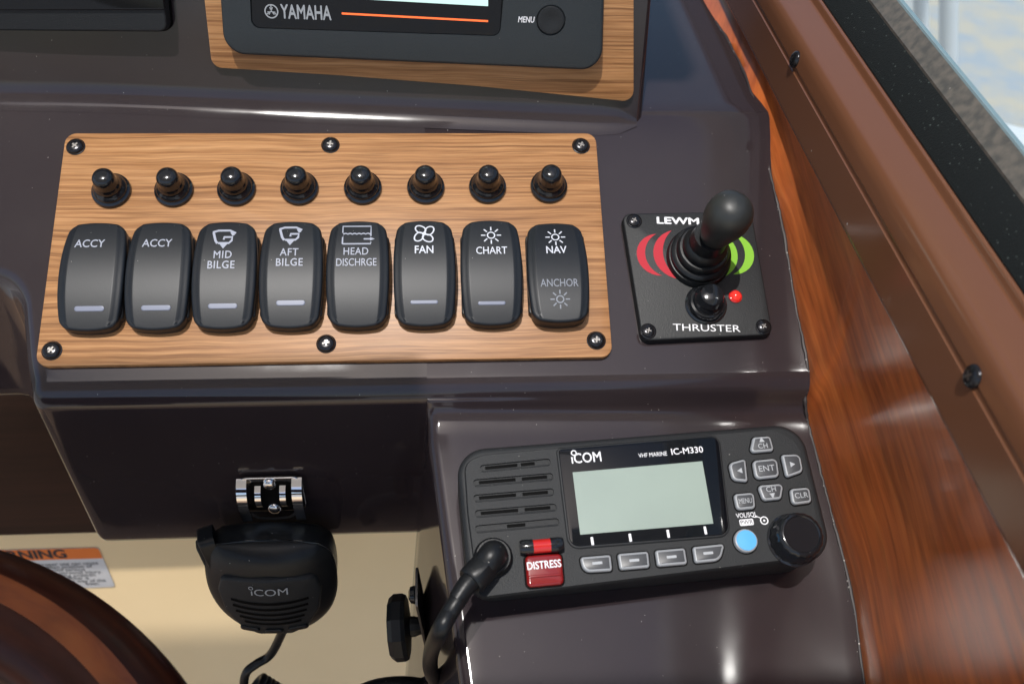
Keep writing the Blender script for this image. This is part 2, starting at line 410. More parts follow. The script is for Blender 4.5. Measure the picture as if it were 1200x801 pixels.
# unseen cabin top; hatch outline shaped to shade the dash front and steer reflections
HZ = .95
bm = B()
for x0, x1, y0, y1 in ((-1.6, .60, -1.3, -.50), (-1.6, .60, .70, .95), (-1.6, -.62, -.50, .70), (.455, .60, -.50, .70),
                       (-.62, -.10, -.50, -.352), (-.62, .063, -.165, .70)):
    vs = [bm.verts.new((x, y, z)) for z in (HZ, HZ + .05) for x, y in ((x0, y0), (x1, y0), (x1, y1), (x0, y1))]
    for q in ((0, 1, 2, 3), (7, 6, 5, 4), (0, 4, 5, 1), (1, 5, 6, 2), (2, 6, 7, 3), (3, 7, 4, 0)): bm.faces.new([vs[k] for k in q])
o = obj('unseen_roof', bm, ROOFM, smooth=0, recalc=False); o['kind'] = 'structure'
# ================================================================== DASHBOARD
dash = thing('dashboard', 'dark brown glossy moulded dashboard carrying all the switches, displays and the radio', 'dashboard', loc=(0, 0, 0))
# outline of the front edge in P coordinates (u right, v up the slope)
ol = smooth_path([(-.60, -.0085, 0), (-.30, -.0085, 0), (-.20, -.0085, 0), (-.165, -.0085, 0), (-.150, -.012, 0), (-.1412, -.022, 0), (-.1378, -.036, 0), (-.1345, -.052, 0), (-.1312, -.064, 0)], 5)
ol = [Vector(p[:2]) for p in ol]
c = Vector((-.1225, -.0655)); 
for k in range(1, 8):
    t = R(190 + 80 * k / 8); ol.append(c + Vector((math.cos(t), math.sin(t))) * .0085)
for k in range(0, 24): ol.append(Vector((-.121 + (.049 + .121) * k / 23, -.074)))
nrm = []
for i, p in enumerate(ol):
    t = (ol[min(i + 1, len(ol) - 1)] - ol[max(i - 1, 0)]).normalized(); nrm.append(Vector((-t.y, t.x)))   # inward (+v side)
FR = .0085
def fold(k, n=8, r=FR):   # inset, drop
    t = math.pi / 2 * k / n; return r * (1 - math.sin(t)), r * (1 - math.cos(t)) * 1.0
def zb(u): return -.149 if u > -.136 else -.149 + min(1, (-.136 - u) / .03) * .052
def dash_ring(a, drop=0., absz=None):
    out = []
    for p, n in zip(ol, nrm):
        q = p + n * a; w = P.pt(q.x, q.y); w.z -= drop
        if absz is not None: w.z = zb(p.x) + absz
        out.append(w)
    return out
rs = [dash_ring(*fold(k)) for k in range(9)]
rs += [dash_ring(.0003, .02), dash_ring(.003, absz=.010), dash_ring(.0035, absz=.0055), dash_ring(.005, absz=.0018), dash_ring(.009, absz=0), dash_ring(.06, absz=.0)]
bm = B(); vs = rings(bm, rs, cap_top=False, closed=False)
# flat top sheet (fan of strips from the fold to the back)
vb = [bm.verts.new(P.pt(x, .14)) for x in (.049, -.60)]
lp = list(vs[0]) + vb
ed = [bm.edges.get((lp[i], lp[(i + 1) % len(lp)])) or bm.edges.new((lp[i], lp[(i + 1) % len(lp)])) for i in range(len(lp))]
bmesh.ops.triangle_fill(bm, use_beauty=True, use_dissolve=False, edges=ed, normal=P.w)
obj('dash_top', bm, GEL, dash, smooth=50, recalc=True)
# right hand part: the slope rolls over a step down to the radio shelf
nn = RF.w; sp0 = RF.o - nn * SHD
def zshelf(x, y): return sp0.z - (nn.x * (x - sp0.x) + nn.y * (y - sp0.y)) / nn.z
def column(x):
    pts = [P.pt(x, v) for v in (-.050,)]
    for k in range(0, 7):
        a, d = fold(k); q = P.pt(x, -.074 + a); q.z -= d; pts.append(q)
    zs = zshelf(x, -.070)
    last = pts[-1]; z0 = zshelf(x, -.084)
    for y, dz in ((-.0665, .0058), (-.0679, .0029), (-.0708, .0010), (-.0760, .0001), (-.084, 0), (-.098, 0)): pts.append(Vector((x, y, zshelf(x, y) + dz)))
    out = smooth_path(pts, 4)
    for y in (-.12, -.15, -.18, -.21, -.24, -.30): out.append(Vector((x, y, zshelf(x, y))))
    return out
cols = []
er = .0055
ks = [(0, 0)]
lst = []
for k in range(0, 9):
    t = math.pi / 2 * k / 8; lst.append((er * (1 - math.cos(t)), er * (1 - math.sin(t))))   # (inset, drop) outer -> inner
for drop in (.30, .15, .06, .02, .010):
    lst.insert(0 if drop == .30 else 0, None)
rows_ = []
def xl(y): return .049 + max(0, (-y - .080)) * .125
for inset, drop in [(-.0235, .30), (-.0118, .15), (-.0047, .06), (-.0012, .018), (-.0003, .009)] + lst[5:]:
    base = column(.049); col = []
    for p in base:
        s = min(1, max(0, (-p.y - .0655) / .0035)); s = s * s * (3 - 2 * s)
        x = xl(p.y) + inset; xx = .049 + inset if s < 1 else x
        xx = .049 * (1 - s) + x * s
        z = p.z
        if p.y < -.0672: z = zshelf(xx, p.y) + (p.z - zshelf(.049, p.y))
        col.append(Vector((xx, p.y, z - drop * s)))
    rows_.append(col)
for x in (.06, .07, .09, .11, .14, .17, .20, .22, .245):
    base = column(x)
    if x < .08:
        t = (x - .049) / (.09 - .049)
        for p in base:
            if p.y < -.0672:
                nx = xl(p.y) + er + (.09 - xl(p.y) - er) * t; z = p.z - zshelf(p.x, p.y); p.x = nx; p.z = zshelf(nx, p.y) + z
    rows_.append(base)
bm = B(); rings(bm, rows_, cap_top=False, closed=False)
obj('radio_shelf', bm, GEL, dash, smooth=50)
# slope right of the body sheet and the level shelf behind it
bm = B()
pr = [(-.050,), (.02,), (.060,)]
sec = [P.pt(0, -.050), P.pt(0, .0), P.pt(0, .05), P.pt(0, .062), P.pt(0, .069)]
sec += [Vector((0, .0655, .0325)), Vector((0, .070, .0337)), Vector((0, .080, .034)), Vector((0, .30, .034)), Vector((0, .45, .034))]
sec = [s for i, s in enumerate(sec) if i != 4]
rings(bm, [[Vector((x, s.y, s.z)) for s in sec] for x in (.049, .14, .245)], cap_top=False, closed=False)
obj('right_slope', bm, GEL, dash, smooth=50)
# display pod standing on the slope
bm = B(); plate(bm, rounded([(-.60, -.04), (PF.at(757, 120).x, -.04), (PF.at(759, 0).x, .22), (-.60, .22)], [.001, .008, .01, .001], 8), -.20, -.0005, .006, 8)
pod = obj('display_pod', bm, GEL, dash, smooth=50); pod.matrix_local = PF.mat()
# fillet between pod and slope
bm = B()
FT = [(-300, 110), (-150, 111), (0, 113), (100, 115), (200, 119), (330, 125.6), (400, 129), (500, 133.4), (633, 139.2), (746, 144)]
ftp = smooth_path([(x, y, 0) for x, y in FT], 5); rsf = []
for fp in ftp:
    F_ = hit(fp.x, fp.y, Vector((0, 0, 0)), P.w); d = F_ - PF.o; u, v, w_ = d.dot(PF.u), d.dot(PF.v), d.dot(PF.w)
    bl = min(1, max(0, (fp.x - 20) / 215)); bl = bl * bl * (3 - 2 * bl); wt = (w_ + .0005) * (1 - bl) - .0005 * bl
    fs = 1 - .75 * min(1, max(0, (fp.x - 706) / 40)) ** 2
    A_ = PF.pt(u, v + .0085 * fs, wt); Q_ = PF.pt(u, v, wt); O_ = F_ - P.v * .0085 * fs + P.w * .00012
    Q_ = Q_ - P.w * Q_.dot(P.w)
    row = [PF.pt(u, .23, wt), PF.pt(u, .10, wt), PF.pt(u, v + .03, wt)] + [A_.lerp(Q_, k / 10).lerp(Q_.lerp(O_, k / 10), k / 10) for k in range(11)]
    rsf.append([p + PF.w * .00008 for p in row[:3]] + row[3:])
rings(bm, rsf, cap_top=False, closed=False)
obj('pod_fillet', bm, GEL, dash, smooth=60)
# dirty sealant bead along the joint to the mahogany
bm = B(); pts = []
for p in footp[14:]:
    pts.append(p + Vector((-.0004 + random.uniform(-.0002, .0002), 0, random.uniform(-.0002, .0002))))
tube(bm, pts, lambda t: .0008 + .0003 * math.sin(t * 90) * math.sin(t * 41), 8)
obj('sealant_bead', bm, SEAL, dash)

# ================================================================== WINDOW FRAME
win = thing('window_frame', 'bronze painted aluminium side window frame above the mahogany lining, with black seal strip', 'window frame', loc=(0, 0, 0))
def extrude(name, prof, m, parent, y0=-.6, y1=1.6, thick=None, label=None, sm=35):
    bm = B(); rings(bm, [[Vector((x / 1000, y, z / 1000)) for x, z in prof] for y in (y0, -.3, 0, .3, y1)], cap_top=False, closed=False)
    return obj(name, bm, m, parent, smooth=sm, label=label)
extrude('rail', [(236, 45.5), (231, 45.5), (230, 45.8), (229.6, 46.6), (229.7, 48), (231.0, 66.0), (231.6, 66.3), (231.9, 67.3), (231.9, 68.5), (231.5, 69.2), (232.2, 74), (233, 77), (234.3, 79.2), (236, 80.4), (238, 80.9), (250, 82.0), (250.4, 82.5), (250.6, 84.3), (251.2, 85.2), (252.4, 85.5), (256, 84)], BRONZE, win)
extrude('seal_strip', [(253.0, 80), (253.0, 86.0), (254, 87.4), (262.5, 97.8), (263.6, 98.3), (264, 96)], FLEECE, win)
extrude('glass_track', [(263.2, 92), (263.4, 99.5), (264.5, 100.5), (268.5, 105.6), (269, 106), (269.6, 105), (270, 98)], TRACK, win)
gl = bpy.data.materials.new('window_glass'); gl.use_nodes = True; nt = gl.node_tree; pb = nt.nodes['Principled BSDF']
tr = nt.nodes.new('ShaderNodeBsdfTransparent'); tr.inputs[0].default_value = (.90, .95, .95, 1)
ms = nt.nodes.new('ShaderNodeMixShader'); ms.inputs[0].default_value = .06; pb.inputs['Base Color'].default_value = (.6, .65, .68, 1); pb.inputs['Roughness'].default_value = .05
nt.links.new(tr.outputs[0], ms.inputs[1]); nt.links.new(pb.outputs[0], ms.inputs[2]); nt.links.new(ms.outputs[0], nt.nodes['Material Output'].inputs[0])
extrude('glass_pane', [(269.2, 103), (329, 420), (333, 420), (273, 103)], gl, win, sm=0)
extrude('glass_edge', [(268.9, 105.0), (269.6, 106.7), (271.6, 106.7), (270.5, 104)], EDGE, win)
def screw_at(p, n, r, m, parent, name='screw', cross=STEEL):
    """round headed screw with a cross recess; local mesh in its own frame"""
    u = Vector((1, .2, 0)); f = Frame(p, (u - n * u.dot(n)), n.cross(u)); 
    if f.w.dot(n) < 0: f = Frame(p, f.v, f.u)
    bm = B(); lathe(bm, [(r, 0), (r, r * .18), (r * .93, r * .34), (r * .75, r * .47), (r * .45, r * .55), (0, r * .58)], n=24)
    o = obj(name, bm, m, parent); o.matrix_local = f.mat()
    bm = B(); 
    for a in (0, 90):
        c, s = math.cos(R(a + 20)), math.sin(R(a + 20)); w = r * .10; l = r * .42
        q = [Vector((x * c - y * s, x * s + y * c)) for x, y in ((-l, -w), (l, -w), (l, w), (-l, w))]
        flat(bm, q, r * .60 + (0 if a else r * .01))
    obj('cross_recess', bm, cross, o, smooth=0)
    return o
for px, py in ((933, 70), (1142, 441)):
    p = hit(px, py, Vector((.2318, 0, .068)), Vector((-1, 0, .08)).normalized())
    screw_at(p, Vector((-1, 0, .25)).normalized(), .0042, SCREWM, win)

# white gunwale and rail posts of the boat outside the window
gun = thing('boat_gunwale', 'white curved gunwale of the boat seen outside through the side window', 'gunwale', loc=(0, 0, 0))
bm = B(); 
gp = Frame((.9, 0, -.55), (1, 0, 0), (0, 1, 0))
g0 = [hit(*q, Vector((0, 0, -.35)), Vector((0, 0, 1))) for q in ((1155, 128), (1175, 140), (1200, 146), (1260, 150), (1330, 260), (1200, 300), (1120, 150))]
plate(bm, rounded([Vector((p.x, p.y)) for p in g0], .03, 4), -.40, -.35, .012)
obj('side_deck', bm, GWHITE, gun)
for k, (xa, xb, yb) in enumerate(((1072, 1089, 60), (1100, 1121, 90))):
    pa = hit((xa + xb) / 2, yb, Vector((0, 1.0 + .0 * k, 0)), Vector((0, 1, 0))); 
    pc = hit((xa + xb) / 2 + (2 if k else -3), -60, Vector((0, 1.0, 0)), Vector((0, 1, 0)))
    w = (hit(xb, 20, Vector((0, 1, 0)), Vector((0, 1, 0))) - hit(xa, 20, Vector((0, 1, 0)), Vector((0, 1, 0)))).length
    bm = B(); d = (pa - pc)
    tube(bm, [pc - d * .6, pc, pa, pa + d * 1.2], w / 2, 14)
    o = obj('rail_post', bm, GWHITE); tag(o, 'white rail post outside the window, %s of the pair' % ('broader right one' if k else 'narrower left one'), 'rail post', 'white rail posts outside')

# ================================================================== SWITCH PANEL
PT = .003
swp = thing('switch_panel', 'teak laminate plate with rounded corners holding eight rocker switches and eight breakers', 'switch panel', P)
bm = B(); oc = quad_px(P, [(41, 429), (718, 418), (698, 156), (77, 156)], PT)
plate(bm, rounded(oc, .0055, 6), -.001, PT, .0004, 2)
obj('laminate_plate', bm, TEAK, swp)
SCR = [(88, 171), (387, 169), (681, 170), (699, 398), (382, 402), (60, 410)]
SL = ['top left corner', 'middle of the top edge', 'top right corner', 'bottom right corner', 'middle of the bottom edge', 'bottom left corner']
for (x, y), l in zip(SCR, SL):
    q = P.at(x, y, PT + .001); f = P.moved(q.x, q.y, PT)
    t = thing('panel_screw', 'black round head screw at the %s of the teak switch panel' % l, 'screw', f.moved(0, 0, 0, random.uniform(0, 1.5)), 'screws of the teak switch panel')
    bm = B(); r = .0041
    lathe(bm, [(r * 1.12, .0), (r * 1.12, r * .08), (r, r * .12), (r * .98, r * .28), (r * .85, r * .45), (r * .6, r * .54), (r * .42, r * .56), (r * .40, r * .40), (0, r * .36)], n=28)
    obj('head', bm, SCREWM, t)
    bm = B()
    for a in (0, 90):
        c, s = math.cos(R(a)), math.sin(R(a)); w = r * .10; l_ = r * .40
        flat(bm, [Vector((x_ * c - y_ * s, x_ * s + y_ * c)) for x_, y_ in ((-l_, -w), (l_, -w), (l_, w), (-l_, w))], r * .42 + (0 if a else r * .01))
    obj('cross_recess', bm, STEEL, t, smooth=0)

# breaker boots
ORD = ['first from the left', 'second from the left', 'third from the left', 'fourth from the left', 'fourth from the right', 'third from the right', 'second from the right', 'rightmost']
NM = ['ACCY', 'ACCY', 'MID BILGE', 'AFT BILGE', 'HEAD DISCHRGE', 'FAN', 'CHART', 'NAV ANCHOR']
boot_src = None
BT = [(129.5, 222), (203, 221), (276.5, 220), (350.5, 219), (425, 218.5), (499, 218), (571.5, 217.5), (643.5, 217)]
for i, (x, y) in enumerate(BT):
    q = P.at(x, y, PT + .002); f = P.moved(q.x, q.y, PT)
    lab = 'glossy black breaker boot above the %s rocker, %s' % (NM[i], ORD[i])
    if boot_src is None:
        boot_src = thing('breaker_boot', lab, 'breaker button', f, 'breaker boots in a row on the teak panel')
        bm = B(); r = .0092
        lathe(bm, [(r, 0), (r * 1.02, .0008), (r * .99, .0018), (r * .9, .0023), (r * .86, .0026), (r * .88, .0034), (r * .84, .0042), (r * .74, .0050), (.0063, .0058), (.0060, .0064)], n=40)
        obj('collar', bm, GLOSSB, boot_src)
        bm = B(); lathe(bm, [(.0062, .0060), (.0060, .0075), (.0056, .0082), (.00535, .0090), (.0053, .0118), (.0051, .0134), (.0045, .0146), (.0034, .0154), (.0018, .0158), (0, .0159)], n=36)
        obj('cap', bm, GLOSSB, boot_src)
    else:
        r_ = boot_src.copy(); COL.objects.link(r_); r_.matrix_world = f.mat(); r_['label'] = lab
        for ch in boot_src.children:
            c_ = ch.copy(); COL.objects.link(c_); c_.parent = r_

# rocker switches
RW, RL = .0146, .0268        # half width / half length
RTOP, RBOT = .0255, .0262
def make_hf(tilt, h0=.0112, k=5.2):
    def hf(x, y):
        s = abs(x) / (RW * (1 - .16 * abs(y / RL) ** 2.2)); d = max(0, s - .74) / .26
        return h0 - k * y * y + tilt * y - .0010 * d * d - .0005 * (1 if s > .745 else 0)
    return hf
def hwid(y):
    a = abs(y / RL); return RW * (1 - .145 * a ** 2.2)
def rocker_mesh(hf):
    bm = B(); rr = .0036
    ys = [-1, -.996, -.985, -.97, -.95, -.92, -.89] + [-.84 + 1.68 * k / 18 for k in range(19)] + [.89, .92, .95, .97, .985, .996, 1]
    us = [-1, -.95, -.88, -.80, -.755, -.735, -.5, -.25, 0, .25, .5, .735, .755, .80, .88, .95, 1]
    bev = .0012; L = RL - bev
    rows = []
    for a in ys:
        y = a * L; w = hwid(y) - bev; d = abs(y) - (L - rr)
        if d > 0: w = w - rr + math.sqrt(max(0, rr * rr - d * d))
        row = []
        for u in us:
            x = w * u; yy = y - (y / L) ** 3 * .0016 * (x / RW) ** 2 * 1.6
            row.append(bm.verts.new((x, yy, hf(x, yy))))
        rows.append(row)
    for a, b_ in zip(rows, rows[1:]):
        for i in range(len(us) - 1): bm.faces.new((a[i], a[i + 1], b_[i + 1], b_[i]))
    loop = rows[0] + [r[-1] for r in rows[1:-1]] + list(reversed(rows[-1])) + [r[0] for r in reversed(rows[1:-1])]
    o2 = [Vector(v.co[:2]) for v in loop]; prev = loop
    cen = Vector((0, 0))
    def ringf(off, dz, zabs=None):
        o3 = offset(o2, -off); return [bm.verts.new((q.x, q.y, (hf(p.x, p.y) - dz) if zabs is None else zabs)) for p, q in zip(o2, o3)]
    for off, dz, za in ((.0005, .00012, None), (.0009, .0004, None), (.0012, .0010, None), (.00125, .0022, None), (.0010, 0, .0006), (.0008, 0, .0)):
        nx = ringf(off, dz, za); n = len(prev)
        for i in range(n): bm.faces.new((prev[i], nx[i], nx[(i + 1) % n], prev[(i + 1) % n]))
        prev = nx
    return bm
hfA, hfB = make_hf(.035, .0112), make_hf(-.085, .0108)
def sun_icon(bm, x, y, s, hf, z=.00012):
    ribbon(bm, [(x + s * .36 * math.cos(2 * math.pi * k / 20), y + s * .36 * math.sin(2 * math.pi * k / 20)) for k in range(20)], s * .13, z, hf, True)
    for k in range(8):
        a = math.pi / 4 * k; ribbon(bm, [(x + s * .56 * math.cos(a), y + s * .56 * math.sin(a)), (x + s * math.cos(a), y + s * math.sin(a))], s * .13, z, hf)
def bilge_icon(bm, x, y, s, hf, z=.00012):
    e = lambda pts: [(x + a * s, y + b * s) for a, b in pts]
    ribbon(bm, e([(-.95, .62), (-.5, .80), (.45, .80), (.95, .52)]), s * .2, z, hf)
    ribbon(bm, e([(-.88, .60), (-.66, -.20), (-.48, -.48)]), s * .2, z + .00002, hf)
    ribbon(bm, e([(-.42, -.45), (.45, -.45), (.66, -.22), (.70, .14), (.02, .14), (.02, -.12)]), s * .19, z + .00004, hf)
    ribbon(bm, e([(.60, .62), (.80, .30)]), s * .22, z + .00006, hf)
    flat(bm, [Vector(q) for q in e([(-.30, -.54), (.34, -.54), (.02, -.98)])], z + .00008, hf)
def tank_icon(bm, x, y, s, hf, z=.00012):
    e = lambda pts: [(x + a * s, y + b * s) for a, b in pts]
    ribbon(bm, e([(-1, -.75), (-1, .75), (1, .75), (1, -.10)]), s * .11, z, hf); ribbon(bm, e([(1, -.6), (1, -.75), (-1, -.75)]), s * .11, z + .00002, hf)
    w = [(-.95 + 1.9 * k / 24, .06 + .07 * abs(math.sin(k * math.pi / 4))) for k in range(25)]; ribbon(bm, e(w), s * .10, z + .00004, hf)
    ribbon(bm, e([(.5, -.35), (1.15, -.35)]), s * .12, z + .00006, hf); flat(bm, [Vector(q) for q in e([(.95, -.20), (.95, -.50), (1.28, -.35)])], z + .00008, hf)
def fan_icon(bm, x, y, s, hf, z=.00012):
    for k in range(4):
        a = math.pi / 2 * k + .55; c = Vector((x + .55 * s * math.cos(a), y + .55 * s * math.sin(a)))
        pts = []
        for j in range(18):
            t = 2 * math.pi * j / 18; l = Vector((math.cos(t) * .46 * s, math.sin(t) * .33 * s * (1.15 if math.sin(t) > 0 else .9)))
            pts.append(c + Vector((l.x * math.cos(a + .5) - l.y * math.sin(a + .5), l.x * math.sin(a + .5) + l.y * math.cos(a + .5))))
        ribbon(bm, pts, s * .12, z + k * .00002, hf, True)
    flat(bm, circle(s * .10, x, y, 10), z + .0001, hf)
meshes = {}
for key, hf in (('A', hfA), ('B', hfB)):
    bm = rocker_mesh(hf); bmesh.ops.recalc_face_normals(bm, faces=bm.faces)
    me = bpy.data.meshes.new('rocker_cap'); bm.to_mesh(me); bm.free(); meshes[key] = me
DX = [115, 191.2, 267.5, 344.3, 421, 498, 575, 651.5]
LABR = ['with white bar below, outermost on the left beside the panel edge', 'with white bar below, between another ACCY and MID BILGE', 'with pump symbol and white bar', 'with pump symbol and white bar', 'with tank symbol and no bar', 'with four blade fan symbol and white bar', 'with lamp symbol and white bar', 'with two lamp symbols, smallest and rightmost']
v0 = P.at(498, 326.5, PT).y
for i in range(8):
    y_ = 326.5 + (i - 5) * -.9
    q = P.at(DX[i], y_, PT); f = P.moved(q.x, v0, PT)
    hf = hfB if i == 7 else hfA
    t = thing('rocker_switch', 'rocker switch marked %s, %s' % (NM[i], LABR[i]), 'rocker switch', f, 'rocker switches on the teak panel')
    obj('rocker', meshes['B' if i == 7 else 'A'], ROCK, t, smooth=32)
    bm = B(); plate(bm, rrect(.0286, .0415, .002), 0, .0042, .0006)
    obj('bezel', bm, ROCKB, t)
    tx = lambda px, py: f.at(px, py, .0108)
    name = NM[i]
    if i < 2:
        c = tx([105, 184][i], [285.5, 285][i]); text('lettering', 'ACCY', .0058, c.x, c.y, .00012, PRINT, t, bold=.014, sx=.86, hf=hf)
    if i in (2, 3):
        c = tx([262, 340][i - 2], [279, 275][i - 2]); bm = B(); bilge_icon(bm, c.x, c.y, .0056, hf); obj('pump_symbol', bm, PRINT, t, smooth=0)
        w1 = ['MID', 'AFT'][i - 2]; c = tx([261, 339][i - 2], [299, 296][i - 2]); text('lettering', w1, .0055, c.x, c.y, .00012, PRINT, t, bold=.014, sx=.84, hf=hf, space=1.1)
        c = tx([259, 339][i - 2], [311, 308][i - 2]); text('lettering', 'BILGE', .0055, c.x, c.y, .00012, PRINT, t, bold=.014, sx=.84, hf=hf, space=1.1)
    if i == 4:
        c = tx(418, 274.5); bm = B(); tank_icon(bm, c.x, c.y, .0066, hf); obj('tank_symbol', bm, PRINT, t, smooth=0)
        c = tx(417, 295); text('lettering', 'HEAD', .0055, c.x, c.y, .00012, PRINT, t, bold=.01, sx=.80, hf=hf, space=1.05)
        c = tx(417.5, 308); text('lettering', 'DISCHRGE', .0055, c.x, c.y, .00012, PRINT, t, bold=.004, sx=.73, hf=hf)
    if i == 5:
        c = tx(497, 273); bm = B(); fan_icon(bm, c.x, c.y, .0057, hf); obj('fan_symbol', bm, PRINTW, t, smooth=0)
        c = tx(497, 293); text('lettering', 'FAN', .0058, c.x, c.y, .00012, PRINTW, t, bold=.02, sx=.84, hf=hf)
    if i == 6:
        c = tx(575.5, 275); bm = B(); sun_icon(bm, c.x, c.y, .0048, hf); obj('lamp_symbol', bm, PRINTW, t, smooth=0)
        c = tx(576, 294); text('lettering', 'CHART', .0055, c.x, c.y, .00012, PRINTW, t, bold=.008, sx=.82, hf=hf)
    if i == 7:
        c = tx(651.5, 274.5); bm = B(); sun_icon(bm, c.x, c.y, .0048, hf); obj('lamp_symbol', bm, PRINTW, t, smooth=0)
        c = tx(652, 291.5); text('lettering', 'NAV', .0058, c.x, c.y, .00012, PRINTW, t, bold=.02, sx=.84, hf=hf)
        c = tx(655.5, 332); text('lettering', 'ANCHOR', .0056, c.x, c.y, .00012, FAINT, t, bold=.006, sx=.74, hf=hf)
        c = tx(656.5, 350.5); bm = B(); sun_icon(bm, c.x, c.y, .0046, hf); obj('anchor_lamp_symbol', bm, FAINT, t, smooth=0)
    if i in (0, 1, 2, 3, 5, 6):
        bx, by_ = {0: (103, 360), 1: (181.5, 359), 2: (260, 357), 3: (340, 353.5), 5: (497, 352.5), 6: (576.5, 353.5)}[i]
        c = tx(bx, by_); bm = B(); ww = .0132 if i < 4 else .0128; hh = .0024 if i < 4 else .0017
        dome(bm, rrect(ww, hh, hh * .49, c.x, c.y, 4), hfA(c.x, c.y) - .001, lambda x, y: hfA(x, y) + .00025, .0002, 2)
        obj('indicator_lens', bm, BAR, t)

# ================================================================== THRUSTER CONTROL
TF = P.moved(*P.at(818, 327, 0), 0, R(-2.2))
TH = .0045
th = thing('thruster_control', 'square black bow thruster control plate with rubber joystick beside the teak panel', 'thruster control', TF)
to = quad_px(TF, [(753, 399), (906, 392), (881, 247.5), (729, 250)], TH)
bm = B(); plate(bm, rounded(to, .004, 6), -.001, TH, .0008, 3, draft=.0003); obj('base_plate', bm, MATTE, th)
for (x, y) in ((743, 259), (868, 256), (894.5, 383), (759.5, 388)):
    c = TF.at(x, y, TH); bm = B()
    lathe(bm, [(.0039, TH - .001), (.0039, TH + .0003), (.0036, TH + .0005), (.0034, TH + .0001), (.0032, TH + .0001), (.0030, TH + .0008), (.0020, TH + .0013), (.0011, TH + .0014), (.001, TH + .0010), (0, TH + .0009)], c.x, c.y, 26)
    s_ = obj('screw', bm, SCREWM, th)
    bm = B(); a0 = random.uniform(0, 90)
    for a in (a0, a0 + 90):
        cc, s = math.cos(R(a)), math.sin(R(a)); w = .00028; l_ = .0013
        flat(bm, [Vector((c.x + x_ * cc - y_ * s, c.y + x_ * s + y_ * cc)) for x_, y_ in ((-l_, -w), (l_, -w), (l_, w), (-l_, w))], TH + .0015 + (0 if a == a0 else .00005))
    obj('cross_recess', bm, STEEL, s_, smooth=0)
def arc3(a, m, b, n=14):
    out = []
    for k in range(n + 1):
        t = k / n; # circle through three points
        out.append(t)
    ax_, ay_, bx_, by_, cx_, cy_ = a.x, a.y, m.x, m.y, b.x, b.y
    d = 2 * (ax_ * (by_ - cy_) + bx_ * (cy_ - ay_) + cx_ * (ay_ - by_))
    ux = ((ax_**2 + ay_**2) * (by_ - cy_) + (bx_**2 + by_**2) * (cy_ - ay_) + (cx_**2 + cy_**2) * (ay_ - by_)) / d
    uy = ((ax_**2 + ay_**2) * (cx_ - bx_) + (bx_**2 + by_**2) * (ax_ - cx_) + (cx_**2 + cy_**2) * (bx_ - ax_)) / d
    c = Vector((ux, uy)); r = (a - c).length; t0 = math.atan2(*(a - c).yx); tm = math.atan2(*(m - c).yx); t1 = math.atan2(*(b - c).yx)
    f_ = lambda v: (v - t0) % (2 * math.pi)
    d1 = f_(t1) if f_(tm) < f_(t1) else f_(t1) - 2 * math.pi
    return [c + Vector((math.cos(t0 + d1 * k / n), math.sin(t0 + d1 * k / n))) * r for k in range(n + 1)]
def crescent(pa, po, pi_, pb, m, name):
    a, o_, i_, b_ = [TF.at(*q, TH) for q in (pa, po, pi_, pb)]
    bm = B(); A_ = arc3(a, o_, b_); I_ = arc3(a, i_, b_); vsA = [bm.verts.new(v3(p, TH + .0001)) for p in A_]; vsI = [bm.verts.new(v3(p, TH + .0001)) for p in I_]
    for k in range(len(A_) - 1):
        try: bm.faces.new((vsA[k], vsA[k + 1], vsI[k + 1], vsI[k]))
        except ValueError: pass
    obj(name, bm, m, th, smooth=0)
crescent((769, 274), (746, 296), (756, 298), (776, 323), RED, 'red_crescent')
crescent((787, 270), (765.5, 296), (777, 298), (797, 327), RED, 'red_crescent')
crescent((847, 274), (864, 296), (853, 298), (842, 326), GREEN, 'green_crescent')
crescent((859, 274), (883, 295), (873, 297), (859, 321.5), GREEN, 'green_crescent')
c = TF.at(806, 259.5, TH); text('lettering', 'LEWMAR', .0052, c.x, c.y, TH + .0001, WHITE, th, bold=.045, sx=1.5)
c = TF.at(828, 384.5, TH); text('lettering', 'THRUSTER', .0050, c.x, c.y, TH + .0001, WHITE, th, bold=0, sx=1.36)
# joystick
c = TF.at(818, 303, TH); bm = B()
lathe(bm, [(.0158, TH - .0005), (.0158, TH + .0022), (.0150, TH + .0034), (.0141, TH + .0036), (.0147, TH + .0052), (.0147, TH + .0066), (.0136, TH + .0078), (.0122, TH + .0080), (.0128, TH + .0096), (.0127, TH + .0112), (.0117, TH + .0124), (.0103, TH + .0126), (.0109, TH + .0144), (.0107, TH + .0164), (.0096, TH + .0178), (.0088, TH + .0186), (.0086, TH + .022), (.0080, TH + .026)], c.x, c.y, 48)
obj('bellows', bm, RUBBER, th)
kt = Matrix.Translation((c.x, c.y, 0)) @ Matrix.Rotation(R(3), 4, 'Y')
bm = B()
kp = [(.0066, .026), (.0072, .0275), (.0078, .030), (.0085, .0335), (.0095, .0375), (.0103, .0415), (.0107, .0455), (.0105, .0495), (.0095, .053), (.0078, .0556), (.0055, .0574), (.0028, .0583), (0, .0585)]
lathe(bm, [(r, z + TH - .001) for r, z in kp], n=48, M=kt)
obj('joystick_knob', bm, KNOBR, th)
c = TF.at(827, 357, TH); bm = B()
lathe(bm, [(.0100, TH - .0003), (.0102, TH + .0008), (.0094, TH + .0015), (.0088, TH + .0015), (.0090, TH + .0032), (.0084, TH + .0045), (.0074, TH + .0048), (.0074, TH + .0060), (.0066, TH + .0072), (.0060, TH + .0080), (.0059, TH + .0118), (.0054, TH + .0130), (.0042, TH + .0136), (0, TH + .0138)], c.x, c.y, 40)
obj('power_button', bm, GLOSSB, th)
c = TF.at(861.5, 347.5, TH); bm = B()
